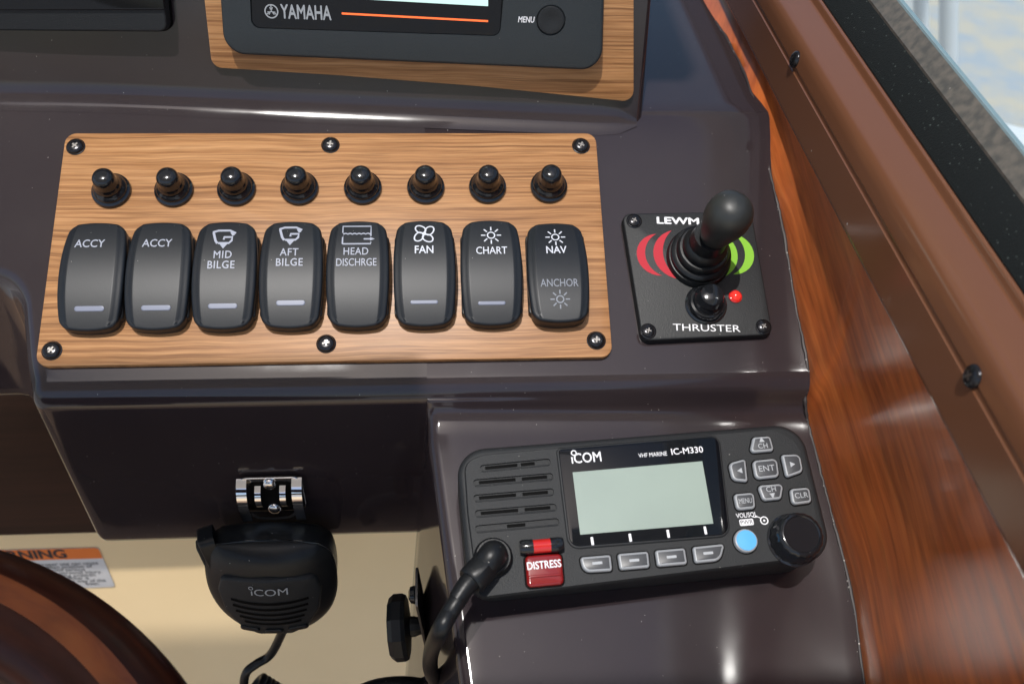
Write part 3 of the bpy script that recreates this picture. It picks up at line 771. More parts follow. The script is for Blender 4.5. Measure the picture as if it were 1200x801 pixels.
lathe(bm, [(.0032, TH - .0002), (.0033, TH + .0005), (.0028, TH + .0009), (.0025, TH + .0009)], c.x, c.y, 26, cap=False); bz = obj('led_bezel', bm, REDB, th)
bm = B(); lathe(bm, [(.0026, TH), (.0026, TH + .0012), (.0018, TH + .0022), (0, TH + .0026)], c.x, c.y, 24); obj('led', bm, LED, th)

# ================================================================== VHF RADIO
rd = thing('vhf_radio', 'black marine VHF radio with pale green display, grey keys and red distress cover', 'radio', RF)
W2, H2 = .0783, .0308
bm = B(); plate(bm, rrect(2 * W2 - .004, 2 * H2 - .003, .011, 0, 0, 8), -.030, -.018, .001); obj('gasket', bm, BLACK, rd)
bm = B(); plate(bm, rrect(2 * W2, 2 * H2, .0125, 0, 0, 10), -.0285, 0, .0028, 5, draft=-.0010); obj('housing', bm, PLAST, rd)
r_at = lambda x, y, h=.0012: RF.at(x, y, h)
# fascia with real grille slots
fo = rounded(quad_px(RF, [(562, 699), (556, 655), (549, 600), (545, 541), (568, 533), (664, 524), (905, 503), (934, 517), (950, 570), (963, 642), (930, 654)], .0012), [.002, .01, .02, .008, .006, .004, .008, .01, .02, .008, .008], 4)
slots = []
SLO = [((563, 549), (645, 541)), ((555, 566), (648, 558)), ((555, 584), (649, 576)), ((557, 602), (652, 594)), ((557, 620), (655, 611))]
for (a, b_) in SLO:
    p, q = r_at(*a), r_at(*b_); d = (q - p).normalized(); n = Vector((-d.y, d.x)); hh = .0017
    slots.append(rounded([p - n * hh, q - n * hh, q + n * hh, p + n * hh], .0012, 3))
if area(fo) < 0: fo = list(reversed(fo))
bm = B(); top = holed(bm, fo, [s if area(s) > 0 else list(reversed(s)) for s in slots], .0012, .0011, 0)
o2 = [Vector(v.co[:2]) for v in top]; lo = [bm.verts.new(v3(p, -.0004)) for p in offset(o2, -.0007)]
for i in range(len(top)): bm.faces.new((top[i], lo[i], lo[(i + 1) % len(lo)], top[(i + 1) % len(top)]))
obj('fascia', bm, PLAST, rd, smooth=30)
for si, (a, b_) in enumerate(SLO):
    p, q = r_at(*a), r_at(*b_); d = (q - p).normalized(); n = Vector((-d.y, d.x)); L_ = (q - p).length
    for t0, t1 in (((.07, .53), (.61, .93)) if si < 4 else ((.38, .6),)):
        if si == 0 and t0 > .5: t0, t1 = .58, .78
        e0, e1 = p + d * L_ * t0, p + d * L_ * t1; bm = B(); plate(bm, [e0 - n * .0003, e1 - n * .0003, e1 + n * .0011, e0 + n * .0011], .00012, .00025, .00005)
        obj('grille_opening', bm, BLACK, rd)
    bm = B(); plate(bm, rounded([p - n * .0017 + d * .0005, q - n * .0017 - d * .0005, q - n * .0008 - d * .0003, p - n * .0008 + d * .0003], .0004, 3), .0, .0010, .0004); obj('grille_louvre', bm, PLAST, rd)
# display window
wo = rounded(quad_px(RF, [(668, 641), (854, 626), (841, 511), (654, 527)], .0016), [.004, .0045, .0035, .0015], 5)
bm = B(); plate(bm, offset(wo, -.0009), .0, .0020, .0006); obj('window_bezel', bm, PLAST, rd)
bm = B(); plate(bm, wo, .001, .0023, .0003); obj('display_window', bm, SCREEN, rd)
lo_ = quad_px(RF, [(680, 626), (836, 613), (823, 540), (671, 553)], .0024)
bm = B(); plate(bm, lo_, .0015, .0024, .00003); obj('lcd', bm, LCD, rd, smooth=0)
rot = .0
c = r_at(686, 536.5, .0024); text('lettering', 'ıCOM', .0063, c.x + .0004, c.y, .0025, WHITE, rd, bold=.02, sx=.86)
c = r_at(671.8, 530.5, .0024); bm = B(); ribbon(bm, circle(.00105, c.x + .0002, c.y, 18), .0005, .0025, closed=True); obj('logo_ring', bm, WHITE, rd, smooth=0)
c = r_at(765, 532.5, .0024); text('lettering', 'VHF MARINE', .0027, c.x, c.y, .0025, WHITE, rd, bold=.012, sx=.84)
c = r_at(805, 528, .0024); text('lettering', 'IC-M330', .0040, c.x, c.y, .0025, WHITE, rd, bold=.02, sx=1.03)
for x, y in ((694, 633.5), (738.5, 629.5), (783, 625), (826.5, 621)):
    a = r_at(x, y, .0024); bm = B(); flat(bm, rrect(.0011, .0034, .0002, a.x, a.y, 2), .0025); obj('tick_mark', bm, WHITE, rd, smooth=0)
# keys
def key(pts, r, name, txt=None, ts=.0035, sx=1., arrow=None, bold=.0, hh=.0028, tc=None, dash_=False):
    o_ = rounded(quad_px(RF, pts, .0030), r, 5); 
    if area(o_) < 0: o_ = list(reversed(o_))
    k_ = None
    bm = B(); plate(bm, offset(o_, -.0006), .0, .0014, .0002); w_ = obj('key_recess', bm, BLACK, rd)
    bm = B(); plate(bm, o_, .0, hh, .0008, 3, draft=.0002); k_ = obj(name, bm, KEYRIM, rd)
    bm = B(); plate(bm, offset(o_, .0010), hh - .0004, hh + .00015, .0001); obj('key_face', bm, KEYTOP, k_)
    c_ = sum(o_, Vector((0, 0))) / len(o_)
    if txt:
        yy = c_.y + (tc or 0); text('lettering', txt, ts, c_.x, yy, hh + .00025, KEYTXT, k_, sx=sx, bold=bold)
    if arrow:
        dx, dy, ox, oy = arrow; s = .0013
        q = [Vector((c_.x + ox + s * (x * dx - y * dy), c_.y + oy + s * (x * dy + y * dx))) for x, y in ((1, 0), (-.75, .95), (-.75, -.95))]
        bm = B(); flat(bm, q, hh + .00025); obj('arrow_mark', bm, KEYTXT, k_, smooth=0)
    if dash_:
        bm = B(); flat(bm, rrect(.0042, .0011, .0002, c_.x, c_.y, 2), hh + .00025); obj('dash_mark', bm, KEYTXT, k_, smooth=0)
key([(879, 530), (908, 527.5), (903, 510), (883, 511.5)], .0016, 'channel_up_key', 'CH', .0033, 1., (0, 1, 0, .0017), tc=-.0012)
key([(854, 542), (859, 562), (877, 564), (874, 536.5)], [.0026, .0026, .0012, .0012], 'left_key', arrow=(-1, 0, .0003, 0))
key([(882, 539), (886, 561), (914, 558), (911, 536)], .0022, 'enter_key', 'ENT', .0038, 1.05)
key([(916, 532), (922, 559), (942, 552), (938, 531)], [.0012, .0012, .0026, .0026], 'right_key', arrow=(1, 0, -.0002, 0))
key([(888, 568), (895, 586), (916, 584), (919, 565.5)], .0018, 'channel_down_key', 'CH', .0033, 1., (0, -1, 0, -.0014), tc=.0013)
key([(860, 578), (864, 597), (886, 595), (884, 576)], .0018, 'menu_key', 'MENU', .0032, .68)
key([(926, 572), (929, 591), (952, 588), (949, 570)], .0018, 'clear_key', 'CLR', .0034, 1.)
for k, pts in enumerate(([(680, 652), (684, 670), (718, 668), (716, 649)], [(724, 648), (727, 667), (762, 664), (760, 645)], [(768, 644), (771, 663), (806, 660), (803, 641)], [(812, 640), (815, 659), (845, 656), (850, 636)])):
    key(pts, [.0012, .0045 if k == 0 else .0012, .0012, .0012] if k < 3 else [.0012, .0012, .0045, .0012], 'soft_key', dash_=True)
c = r_at(876, 604); text('lettering', 'VOL/SQL', .0029, c.x - .0004, c.y + .0003, .0013, WHITE, rd, bold=.015, sx=.80)
c = r_at(874.5, 610.5); bm = B(); flat(bm, rrect(.0062, .0028, .0006, c.x, c.y - .0004, 3), .0013); obj('power_tag', bm, WHITE, rd, smooth=0)
text('lettering', 'PWR', .0025, c.x, c.y - .0004, .0014, INK, rd, bold=.0, sx=1.05)
c = r_at(895.5, 609.5); bm = B(); ribbon(bm, circle(.0016, c.x, c.y, 20), .0005, .0013, closed=True); flat(bm, circle(.0005, c.x, c.y, 10), .0013)
a = r_at(883, 604); ribbon(bm, [(a.x, a.y - .0006), (a.x + .0017, a.y - .0006), (c.x - .0012, c.y + .0011)], .0004, .00134); obj('ring_mark', bm, WHITE, rd, smooth=0)
c = r_at(873, 634); bm = B(); lathe(bm, [(.0056, .0), (.0056, .0012), (.0052, .0014)], c.x, c.y, 32); obj('button_recess', bm, BLACK, rd)
bm = B(); lathe(bm, [(.0051, .0), (.0051, .0024), (.0048, .0031), (.0040, .0034), (0, .0035)], c.x, c.y, 32); k_ = obj('power_key', bm, KEYRIM, rd)
bm = B(); lathe(bm, [(.0044, .003), (.0043, .0036), (0, .0038)], c.x, c.y, 32); obj('key_face', bm, BLUE, k_)
# volume knob
c = r_at(929.5, 632.5); bm = B(); 
rs = []
for r, z, gr in ((.0114, .0005, 0), (.0114, .0018, 0), (.0108, .0022, 1), (.0104, .006, 1), (.0098, .0102, 1), (.0092, .0112, .4), (.0084, .0118, 0), (.0078, .0119, 0), (.0074, .0114, 0), (0.0001, .0113, 0)):
    rs.append([Vector((c.x + (r - gr * .00035 * (1 + math.cos(k * 2 * math.pi / 6 * 1.0)) / 2) * math.cos(2 * math.pi * k / 108), c.y + (r - gr * .00035 * (1 + math.cos(k * 2 * math.pi / 6)) / 2) * math.sin(2 * math.pi * k / 108), z)) for k in range(108)])
rings(bm, rs); obj('volume_knob', bm, GLOSSB, rd, smooth=50)
# distress cover
c = r_at(634.5, 640, .003); a = r_at(609, 641.5, .003); b_ = r_at(660, 637.5, .003); d = (b_ - a).normalized(); n = Vector((-d.y, d.x))
bm = B(); tube(bm, [v3(a + d * t * (b_ - a).length, .0030) for t in (0, .06, .3)], lambda t: .0032 if t > .3 else .0027, 20); obj('hinge_end', bm, GLOSSB, rd)
bm = B(); tube(bm, [v3(a + d * t * (b_ - a).length, .0030) for t in (.70, .94, 1.)], lambda t: .0032 if t < .8 else .0027, 20); obj('hinge_end', bm, GLOSSB, rd)
bm = B(); tube(bm, [v3(a + d * t * (b_ - a).length, .0030) for t in (.26, .5, .74)], .0029, 20); obj('hinge_barrel', bm, REDB, rd)
bm = B(); dc = rounded(quad_px(RF, [(618, 688), (661, 684), (658, 648), (615, 651)], .0025), .0018, 4); plate(bm, offset(dc, -.0008), 0, .0013, .0003); obj('cover_recess', bm, BLACK, rd)
bm = B(); plate(bm, dc, .0, .0034, .0012, 4); dcov = obj('distress_cover', bm, REDP, rd)
p_ = quad_px(RF, [(620, 677), (658, 674), (657, 671), (620, 674)], .0035); bm = B(); plate(bm, p_, .0030, .0041, .0003); obj('cover_ridge', bm, REDP, dcov)
c = r_at(637.5, 661.5, .0036); text('lettering', 'DISTRESS', .0044, c.x, c.y, .0036, WHITE, dcov, bold=.03, sx=.80)

# ------------------------------------------------------------------ microphone plug and cable
plug = thing('microphone_cable', 'thick black microphone cable with a moulded plug in the lower left of the radio face', 'cable', loc=(0, 0, 0))
bp = RF.pt(*r_at(578, 652, .004), .0)
w = RF.w
bm = B(); tube(bm, [bp, bp + w * .004, bp + w * .0055], lambda t: .0080 if t < .6 else .0070, 32); obj('plug_collar', bm, RUBBER, plug)
def on(px, py, h): return RF.pt(*RF.at(px, py, h), h)
k0 = bp + w * .004; k1 = on(567, 664, .009); k2 = on(553, 679, .0105); k3 = on(541, 696, .0105)
bm = B(); tube(bm, smooth_path([k0, bp + w * .009 + (k1 - bp) * .15, k1], 8), lambda t: .0060 - .0004 * t, 24); obj('plug_elbow', bm, RUBBER, plug)
dd_ = (k2 - k1).normalized()
bm = B(); lathe_pts = [k1 - dd_ * .001, k1, k1 + dd_ * .0002, k2 - dd_ * .0002, k2, k2 + dd_ * .0008]
tube(bm, [k1 - dd_ * .001, k1, k2, k2 + dd_ * .0012], lambda t: .0063 if t < .9 else .0054, 9); obj('plug_nut', bm, RUBBER, plug)
bm = B(); tube(bm, smooth_path([k2 - dd_ * .002, k2 + dd_ * .003, k3 + dd_ * .003], 5), lambda t: .0046 - .0010 * t, 20); obj('strain_relief', bm, RUBBER, plug)
def free(px, py, y): return hit(px, py, Vector((0, y, 0)), Vector((0, 1, 0)))
bm = B(); path = smooth_path([k3, on(528, 716, .010), on(514, 742, .004), free(505, 765, -.155), free(505, 785, -.150), free(514, 803, -.140), free(528, 830, -.130)], 10)
tube(bm, path, .0036, 16); obj('cord', bm, RUBBER, plug)

# ------------------------------------------------------------------ side latch and its plate on the shelf's left wall
lt = thing('side_knob', 'black faceted knob on a thin metal plate at the left side of the radio shelf', 'knob', loc=(0, 0, 0))
def wallp(px, py):
    n = Vector((-1, -.125, .078)).normalized(); return hit(px, py, Vector((.0485, -.080, -.06)), n)
lx = Vector((-1, -.12, .08)).normalized()
wp = Vector((.0462, -.112, -.150))
bm = B(); plate(bm, rrect(.022, .060, .003), 0, .0012, .0004); fk = Frame(wp + lx * .001, (0, 1, 0), (-.09, 0, 1))
if fk.w.x > 0: fk = Frame(fk.o, (0, -1, 0), (-.09, 0, 1))
o = obj('metal_plate', bm, STEEL, lt); o.matrix_local = fk.mat()
bm = B(); lathe(bm, [(.004, 0), (.0045, .003), (.0052, .005), (.0052, .007), (.016, .0085), (.017, .0105), (.017, .0150), (.0150, .0175), (0, .0182)], n=10)
o = obj('knob_body', bm, RUBBER, lt, smooth=20); o.matrix_local = fk.mat(fk.pt(0, -.008, .001))
bm = B(); lathe(bm, [(.0035, 0), (.0045, .0015), (.0040, .0035), (.002, .0045), (0, .0046)], n=20)
o = obj('bolt', bm, GLOSSB, lt); o.matrix_local = fk.mat(fk.pt(0, .021, .001))
# second loop of cable / round black grommet at the very bottom
bm = B(); q0 = free(466, 822, -.12); 
pts = [q0 + Vector((.022 * math.cos(t), 0, .016 * math.sin(t))) for t in [math.pi * (1.1 - 1.3 * k / 20) for k in range(21)]]
tube(bm, pts, .0062, 16); o = obj('cable_loop', bm, RUBBER); tag(o, 'thick black cable loop just below the side knob at the bottom edge', 'cable')

# ================================================================== SIDE DISPLAY (YAMAHA)
OW = -.0005
yd = thing('engine_display', 'grey black engine display with glossy screen and round buttons on the upper teak plate', 'display', PF)
# teak plate below it is a thing of its own
yp = thing('display_mounting_plate', 'upper teak laminate plate with rounded corners behind the engine display', 'mounting plate', PF)
co = quad_px(PF, [(248.5, 79), (400, 88.5), (560, 101), (742.5, 119.5)], .002)
ex = [PF.at(742.5, -170, .002), PF.at(221, -170, .002)]
bm = B(); plate(bm, rounded(list(co) + ex, [.005, 0, 0, .005, 0, 0], 6), OW, OW + .0028, .0003, 2); obj('laminate_plate', bm, TEAK, yp)
DT = .0110
db = rounded(quad_px(PF, [(268, 58), (697, 79)], DT) + [Vector((.0850, .12)), Vector((-.0965, .12))], [.009, .008, .001, .001], 8)
db[0:0] = []
q1 = PF.at(262, 0, DT); q2 = PF.at(266, 60, DT); q3 = PF.at(702, 79.5, DT); q4 = PF.at(704, 0, DT)
def ext(a, b_, v): t = (v - a.y) / (b_.y - a.y); return a + (b_ - a) * t
db = rounded([q2, q3, ext(q3, q4, .12), ext(q2, q1, .12)], [.0085, .0085, .001, .001], 10)
SCR_T = DT - .0012
sq = [PF.at(294.5, 33.5, DT), PF.at(586, 43, DT), PF.at(590, 0, DT), PF.at(293, 0, DT)]
so_ = rounded([sq[0], sq[1], ext(sq[1], sq[2], .11), ext(sq[0], sq[3], .11)], [.004, .004, .001, .001], 6)
bm = B()
btn_c = PF.at(645.5, 24, DT); btn2 = PF.at(646, -18, DT)
top = holed(bm, db if area(db) > 0 else list(reversed(db)), [so_ if area(so_) > 0 else list(reversed(so_)), circle(.0072, btn_c.x, btn_c.y, 36), circle(.0072, btn2.x, btn2.y, 36)], DT, .0012, 0)
o2 = [Vector(v.co[:2]) for v in top]; prev = top
for k in range(1, 5):
    t = math.pi / 2 * k / 4; nx = [bm.verts.new(v3(p, DT - .0016 * (1 - math.cos(t)))) for p in offset(o2, -.0016 * math.sin(t))]
    for i in range(len(prev)): bm.faces.new((prev[i], nx[i], nx[(i + 1) % len(nx)], prev[(i + 1) % len(prev)]))
    prev = nx
nx = [bm.verts.new(v3(p, OW + .003)) for p in offset(o2, -.0012)]
for i in range(len(prev)): bm.faces.new((prev[i], nx[i], nx[(i + 1) % len(nx)], prev[(i + 1) % len(prev)]))
obj('bezel', bm, PLAST2, yd, smooth=35)
bm = B(); plate(bm, offset(so_ if area(so_) > 0 else list(reversed(so_)), .0002), SCR_T - .0004, SCR_T + .0004, .0001); scr = obj('screen', bm, SCREEN, yd)
zt = SCR_T + .0005
aa = PF.at(445, .5, zt); bb = PF.at(572, 7.5, zt); l0 = aa + (aa - bb) * 1.1
bm = B(); flat(bm, [l0, bb, Vector((bb.x - .001, .10)), Vector((l0.x, .10))], zt); obj('lit_area', bm, LIT, scr, smooth=0)
aa = PF.at(400.5, 16, zt); bb = PF.at(572, 25, zt); n = Vector((-(bb - aa).y, (bb - aa).x)).normalized() * .00045
bm = B(); flat(bm, [aa - n, bb - n, bb + n, aa + n], zt); obj('orange_line', bm, ORANGE, scr, smooth=0)
c = PF.at(357, 15.5, zt); text('lettering', 'YAMAHA', .0092, c.x + .0006, c.y, zt, LOGO, scr, bold=.03, sx=.62, rot=R(-.6), space=1.02)
c = PF.at(318, 13.5, zt); bm = B(); ribbon(bm, circle(.0030, c.x, c.y, 28), .0006, zt, closed=True)
for k in range(3):
    a0 = R(90 + 120 * k)
    d = Vector((math.cos(a0), math.sin(a0))); n = Vector((-d.y, d.x)); ribbon(bm, [c, c + d * .0027], .0005, zt + .00002 * (k + 1))
    for s in (-1, 1): ribbon(bm, [c + d * .0019 + n * .0007 * s, c + d * .0008 + n * .00025 * s], .00035, zt + .0001)
obj('tuning_fork_emblem', bm, LOGO, scr, smooth=0)
for cc in (btn_c, btn2):
    bm = B(); lathe(bm, [(.0067, DT - .0013), (.0067, DT - .0001), (.0063, DT + .0004), (.0050, DT + .0005), (.003, DT + .0001), (0, DT)], cc.x, cc.y, 36); obj('button', bm, PLAST, yd)
c = PF.at(616.5, 23.5, DT); text('lettering', 'MENU', .0039, c.x, c.y, DT + .0001, WHITE, yd, bold=.03, sx=.74, shear=.12)

# chart display at upper left
cd = thing('chart_display', 'black display housing cut by the top left edge above the brown slope', 'display', PF)
q_ = hit(100, 115, Vector((0, 0, 0)), P.w); WL = (q_ - PF.o).dot(PF.w)
zt = WL + .0085
a = PF.at(196, 38, zt); b_ = PF.at(-40, 36, zt); tp = PF.at(192, -5, zt)
L1 = PF.at(193.5, 11.5, zt)
bm = B(); o_ = rounded([b_, a, a + (tp - a) * 4, b_ + (tp - a) * 4], [.001, .004, .001, .001], 6); plate(bm, offset(o_ if area(o_) > 0 else list(reversed(o_)), -.0008), OW, OW + .003, .0005); obj('gasket', bm, BLACK, cd)
bm = B(); plate(bm, o_, OW, zt, .0012, 4, draft=.0006); obj('housing', bm, PLAST, cd)
L0 = PF.at(-40, 11.5, zt)
bm = B(); o_ = rounded([L0, L1, L1 + (tp - a) * 3, L0 + (tp - a) * 3], .001, 3); plate(bm, o_, zt - .001, zt + .0012, .0004); obj('screen', bm, SCREEN, cd)

# ================================================================== HAND MICROPHONE
MF = Frame((-.0325, -.0705, -.122), (1, .0, -.03), (.03, .10, 1))
MF = Frame(MF.o, MF.u, MF.v)
if MF.w.y > 0: MF = Frame(MF.o, MF.u, -MF.v)
mc = thing('hand_microphone', 'black hand microphone with round speaker grille hanging from the chrome clip', 'microphone', MF)
# local: u right, v up, w towards the viewer; hangs from v = 0 to v = -.068
MW = .0335
def mic_out(s=1., ins=0.):
    pts = [(-.0245, .0), (-.0302, -.006), (-.0322, -.020), (-.0316, -.036), (-.0272, -.051), (-.0185, -.0625), (-.0065, -.068), (.0065, -.068), (.0185, -.0625), (.0272, -.051), (.0316, -.036), (.0322, -.020), (.0302, -.006), (.0245, .0)]
    o_ = [Vector(p[:2]) for p in smooth_path([(x, y, 0) for x, y in pts], 4)]
    q = smooth_path([(.0245, .0, 0), (.013, .0018, 0), (0, .0024, 0), (-.013, .0018, 0), (-.0245, 0, 0)], 4)
    o_ += [Vector(p[:2]) for p in q[1:-1]]
    return o_
mo = mic_out()
if area(mo) < 0: mo = list(reversed(mo))
def mhf(x, y): return .028 - 9.0 * x * x - 5.0 * (y + .028) ** 2 
bm = B(); rs = [[v3(p, 0) for p in offset(mo, .003)], [v3(p, .003) for p in mo], [v3(p, .016) for p in offset(mo, -.0006)]]
for k in range(1, 6):
    t = math.pi / 2 * k / 5; rs.append([v3(p, .016 + (mhf(p.x, p.y) - .016) * math.sin(t)) for p in offset(mo, -.0006 + .0075 * (1 - math.cos(t)))])
inn = offset(mo, .0069); cc = Vector((0, -.032))
for s in (.85, .65, .45, .25): rs.append([v3(cc + (p - cc) * s, mhf(*(cc + (p - cc) * s))) for p in inn])
rings(bm, rs, cap_top=True, cap_bot=True); obj('housing', bm, RUBBER, mc, smooth=60)
bm = B(); o_ = offset(mo, -.0008); rings(bm, [[v3(p, z) for p in offset(o_, i_)] for i_, z in ((.0012, .0146), (0, .0149), (-.0002, .0158), (.0012, .0165))], cap_top=False); obj('side_band', bm, GLOSSB, mc, smooth=60)
go = rounded([(-.0235, -.014), (-.026, -.024), (-.024, -.040), (-.017, -.055), (-.009, -.0605), (.009, -.0605), (.017, -.055), (.024, -.040), (.026, -.024), (.0235, -.014), (0, -.0118)], [.004, .008, .008, .006, .005, .005, .006, .008, .008, .004, .02], 4)
bm = B(); dome(bm, go, .020, lambda x, y: mhf(x, y) + .0024, .0012, 4); obj('grille_plate', bm, PLAST, mc, smooth=60)
mh = lambda x, y: mhf(x, y) + .0026
for k in range(5):
    y = -.0275 - k * .0046; hw = (.0195, .0190, .0180, .0165, .0145)[k]
    bm = B(); ribbon(bm, [(-hw + 2 * hw * j / 16, y - .0008 * (1 - (2 * j / 16 - 1) ** 2)) for j in range(17)], .0019, 0.0000, mh); obj('grille_slot', bm, BLACK, mc, smooth=0)
for k, (x, w_) in enumerate(((-.0125, .0105), (0, .0095), (.0125, .0105))):
    y = -.0545 + abs(x) * .08; bm = B(); o_ = rrect(w_, .0042, .0018, x, y, 4); dome(bm, o_, .015, lambda a_, b_: mhf(a_, b_) + .0036, .0008, 3, levels=(.8, .4)); obj('button', bm, RUBBER, mc)
t_ = text('lettering', 'ıCOM', .0066, .0008, -.0195, 0, LOGO, mc, bold=.0, sx=1.15, hf=lambda x, y: mhf(x, y) + .00272)
bm = B(); ribbon(bm, circle(.0010, -.0082, -.0165, 16), .0004, .0028, lambda x, y: mhf(x, y), closed=True); obj('logo_ring', bm, LOGO, mc, smooth=0)
# talk switch on the left flank
bm = B(); dome(bm, rrect(.014, .026, .003, 0, 0, 4), -.004, lambda x, y: .0045 - 20 * x * x, .0012, 3)
o = obj('talk_switch', bm, RUBBER, mc); fS = Frame((-.0290, -.010, .011), (.25, .1, 1), (-.2, 1, 0)); 
if fS.w.x > 0: fS = Frame(fS.o, -fS.u, fS.v)
o.matrix_local = fS.mat()
bm = B(); dome(bm, rrect(.008, .017, .002, 0, 0, 4), .003, lambda x, y: .0062 - 20 * x * x, .0008, 3)
obj('switch_pad', bm, PLAST, o)
# cord leaving the bottom, then coiling
cf = MF.pt(.003, -.066, .010)
bm = B(); tube(bm, smooth_path([MF.pt(.003, -.062, .012), cf, MF.pt(.003, -.071, .010)], 4), lambda t: .0042 - .0012 * t, 16); obj('cord_boot', bm, RUBBER, mc)
zc = .0
p0 = MF.pt(.003, -.071, .010)
path = smooth_path([p0, free(318, 765, -.082), free(301, 777, -.085), free(289, 787, -.088), free(286, 803, -.09), free(292, 815, -.09)], 8)
a_ = free(300, 803, -.09); b_ = free(352, 835, -.10); dirn = (b_ - a_).normalized(); s1 = dirn.cross(Vector((0, 1, 0))).normalized(); s2 = dirn.cross(s1)
for k in range(0, 14 * 12):
    t = k / 12; q = a_ + dirn * (.0030 * t) + (s1 * math.cos(2 * math.pi * t + 2.5) + s2 * math.sin(2 * math.pi * t + 2.5)) * .0062
    path.append(q)
bm = B(); tube(bm, path, .0026, 12); o = obj('microphone_cord', bm, RUBBER); o.name = 'coiled_cable'; tag(o, 'thin black coiled cord hanging from the bottom of the hand microphone', 'cord')

# chrome clip on the dash front
CF = Frame((-.0305, -.0662, -.1045), (1, 0, 0), (0, 0, 1))
cl = thing('microphone_clip', 'chrome hanger clip screwed to the dark dash front above the hand microphone', 'clip', CF)
bm = B(); rr = rrect(.040, .030, .006, 0, 0, 6); plate(bm, rr, 0, .0012, .0004); obj('back_plate', bm, CHROME, cl)
cl.scale = (.80, .88, .9)
def bent_strip(name, x0, x1, ys, w_th=.0008):
    bm = B(); n = len(ys); top = [[bm.verts.new((x, y, z)) for x in (x0, x1)] for y, z in ys]; bot = [[bm.verts.new((x, y, z - w_th)) for x in (x0, x1)] for y, z in ys]
    for i in range(n - 1):
        bm.faces.new((top[i][0], top[i][1], top[i + 1][1], top[i + 1][0])); bm.faces.new((bot[i][1], bot[i][0], bot[i + 1][0], bot[i + 1][1]))
        bm.faces.new((top[i][0], top[i + 1][0], bot[i + 1][0], bot[i][0])); bm.faces.new((top[i + 1][1], top[i][1], bot[i][1], bot[i + 1][1]))
    obj(name, bm, CHROME, cl, smooth=50)
bow = [(.014, .0012), (.0125, .004), (.009, .0072), (.004, .0088), (-.002, .0090), (-.008, .0082), (-.013, .0070), (-.017, .0066)]
bent_strip('side_arm', -.0200, -.0138, bow); bent_strip('side_arm', .0138, .0200, bow)
inner = [(.009, .0012), (.007, .0050), (.003, .0072), (-.002, .0072), (-.006, .0052), (-.008, .0018)]
bent_strip('spring_arm', -.0095, -.0058, inner); bent_strip('spring_arm', .0058, .0095, inner)
for y in (.0105, -.0115):
    bm = B(); lathe(bm, [(.0042, .001), (.0042, .0022), (.0034, .0034), (.0018, .0040), (0, .0041)], 0, y, 24); obj('screw', bm, CHROME, cl)
bm = B(); ribbon(bm, [(-.0145, -.0105), (-.010, -.0145), (0, -.0160), (.010, -.0145), (.0145, -.0105)], .0022, .0060); obj('lower_bow', bm, CHROME, cl)
bm = B(); plate(bm, rrect(.026, .024, .003, 0, .0), .0013, .0016, .0001); obj('dark_insert', bm, BLACK, cl)

# ================================================================== WARNING STICKER on the bulkhead
SF = Frame((0, by - .0006, 0), (1, 0, 0), (0, 0, 1))
if SF.w.y > 0: SF = Frame(SF.o, SF.u, SF.v)
ws_ = thing('warning_sticker', 'white warning sticker with orange header on the cream bulkhead behind the wheel', 'sticker', SF)
x1 = SF.at(115, 640).x; x0 = x1 - .098; y1 = SF.at(110, 641).y; y0 = SF.at(135, 687).y; ym = SF.at(115, 653.5).y
bm = B(); plate(bm, rrect(x1 - x0, y1 - y0, .003, (x0 + x1) / 2, (y0 + y1) / 2, 4), -.0002, .0002, .0001); obj('backing', bm, STICKW, ws_)
bm = B(); flat(bm, rounded([(x0, ym), (x1, ym), (x1, y1), (x0, y1)], [0, 0, .003, .003], 4), .0003); obj('header', bm, STICKO, ws_)
c = SF.at(72, 648); text('lettering', 'WARNING', .0150, c.x + .004, (ym + y1) / 2, .0004, INK, ws_, bold=.05, sx=.95, align='RIGHT')
lines = ['Improper use can cause', 'or sudden position of', 'seat. Avoid serious', 'personal injury.', 'seat locking position', 'before the driver is', 'on the way of the', 'boat.']
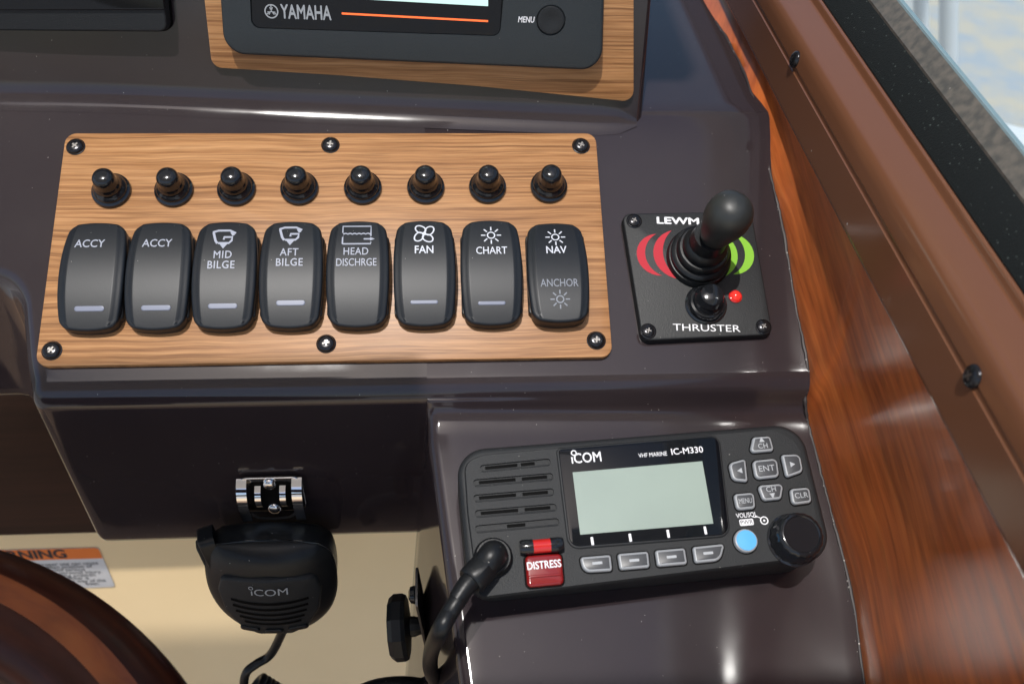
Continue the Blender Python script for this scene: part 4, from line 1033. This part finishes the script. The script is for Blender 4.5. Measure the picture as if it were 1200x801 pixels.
for k, s in enumerate(lines):
    text('lettering', s, .0056, x1 - .005 - .006 * ((k * 7) % 3), ym - .006 - k * (ym - y0 - .008) / 8, .0004, INK, ws_, bold=.01, sx=.95, align='RIGHT')

# ================================================================== STEERING WHEEL
WT = R(10)
WFr = Frame((-.1640, -.3106, -.0533), (1, 0, 0), (0, math.cos(WT), math.sin(WT)))
wh = thing('steering_wheel', 'dark varnished wooden steering wheel rim with lighter inlaid band in the lower left corner', 'steering wheel', WFr)
WR, wr = .1462, .0212
def torus(bm, R0, prof, n=140):
    rs = []
    for k in range(n):
        a = 2 * math.pi * k / n; e = Vector((math.cos(a), math.sin(a), 0))
        rs.append([e * (R0 + x) + Vector((0, 0, z)) for x, z in prof])
    rs.append(rs[0]); vs = [[bm.verts.new(p) for p in r] for r in rs[:-1]]; m = len(prof)
    for i in range(n):
        a, b_ = vs[i], vs[(i + 1) % n]
        for j in range(m): bm.faces.new((a[j], a[(j + 1) % m], b_[(j + 1) % m], b_[j]))
bm = B(); torus(bm, WR, [(wr * math.cos(2 * math.pi * k / 28), wr * math.sin(2 * math.pi * k / 28)) for k in range(28)]); obj('rim', bm, WHEELW, wh, smooth=60)
# inlaid strip on the face of the rim
bm = B(); pr_ = []
for k in range(9):
    t = R(66 + 24 * k / 8); pr_.append(((wr + .0004) * math.cos(t), (wr + .0004) * math.sin(t)))
for k in range(9):
    t = R(66 + 24 * (8 - k) / 8); pr_.append(((wr - .001) * math.cos(t), (wr - .001) * math.sin(t)))
torus(bm, WR, pr_); obj('inlay', bm, WHEELI, wh, smooth=40)
for k in range(3):
    a = R(200 + 120 * k); e = Vector((math.cos(a), math.sin(a), 0)); bm = B()
    tube(bm, [e * .02 + Vector((0, 0, -.03)), e * .08 + Vector((0, 0, -.018)), e * (WR - .01)], .006, 14); obj('spoke', bm, STEEL, wh)
bm = B(); lathe(bm, [(.03, -.05), (.03, -.026), (.026, -.020), (.015, -.016), (0, -.015)]); obj('hub', bm, STEEL, wh)
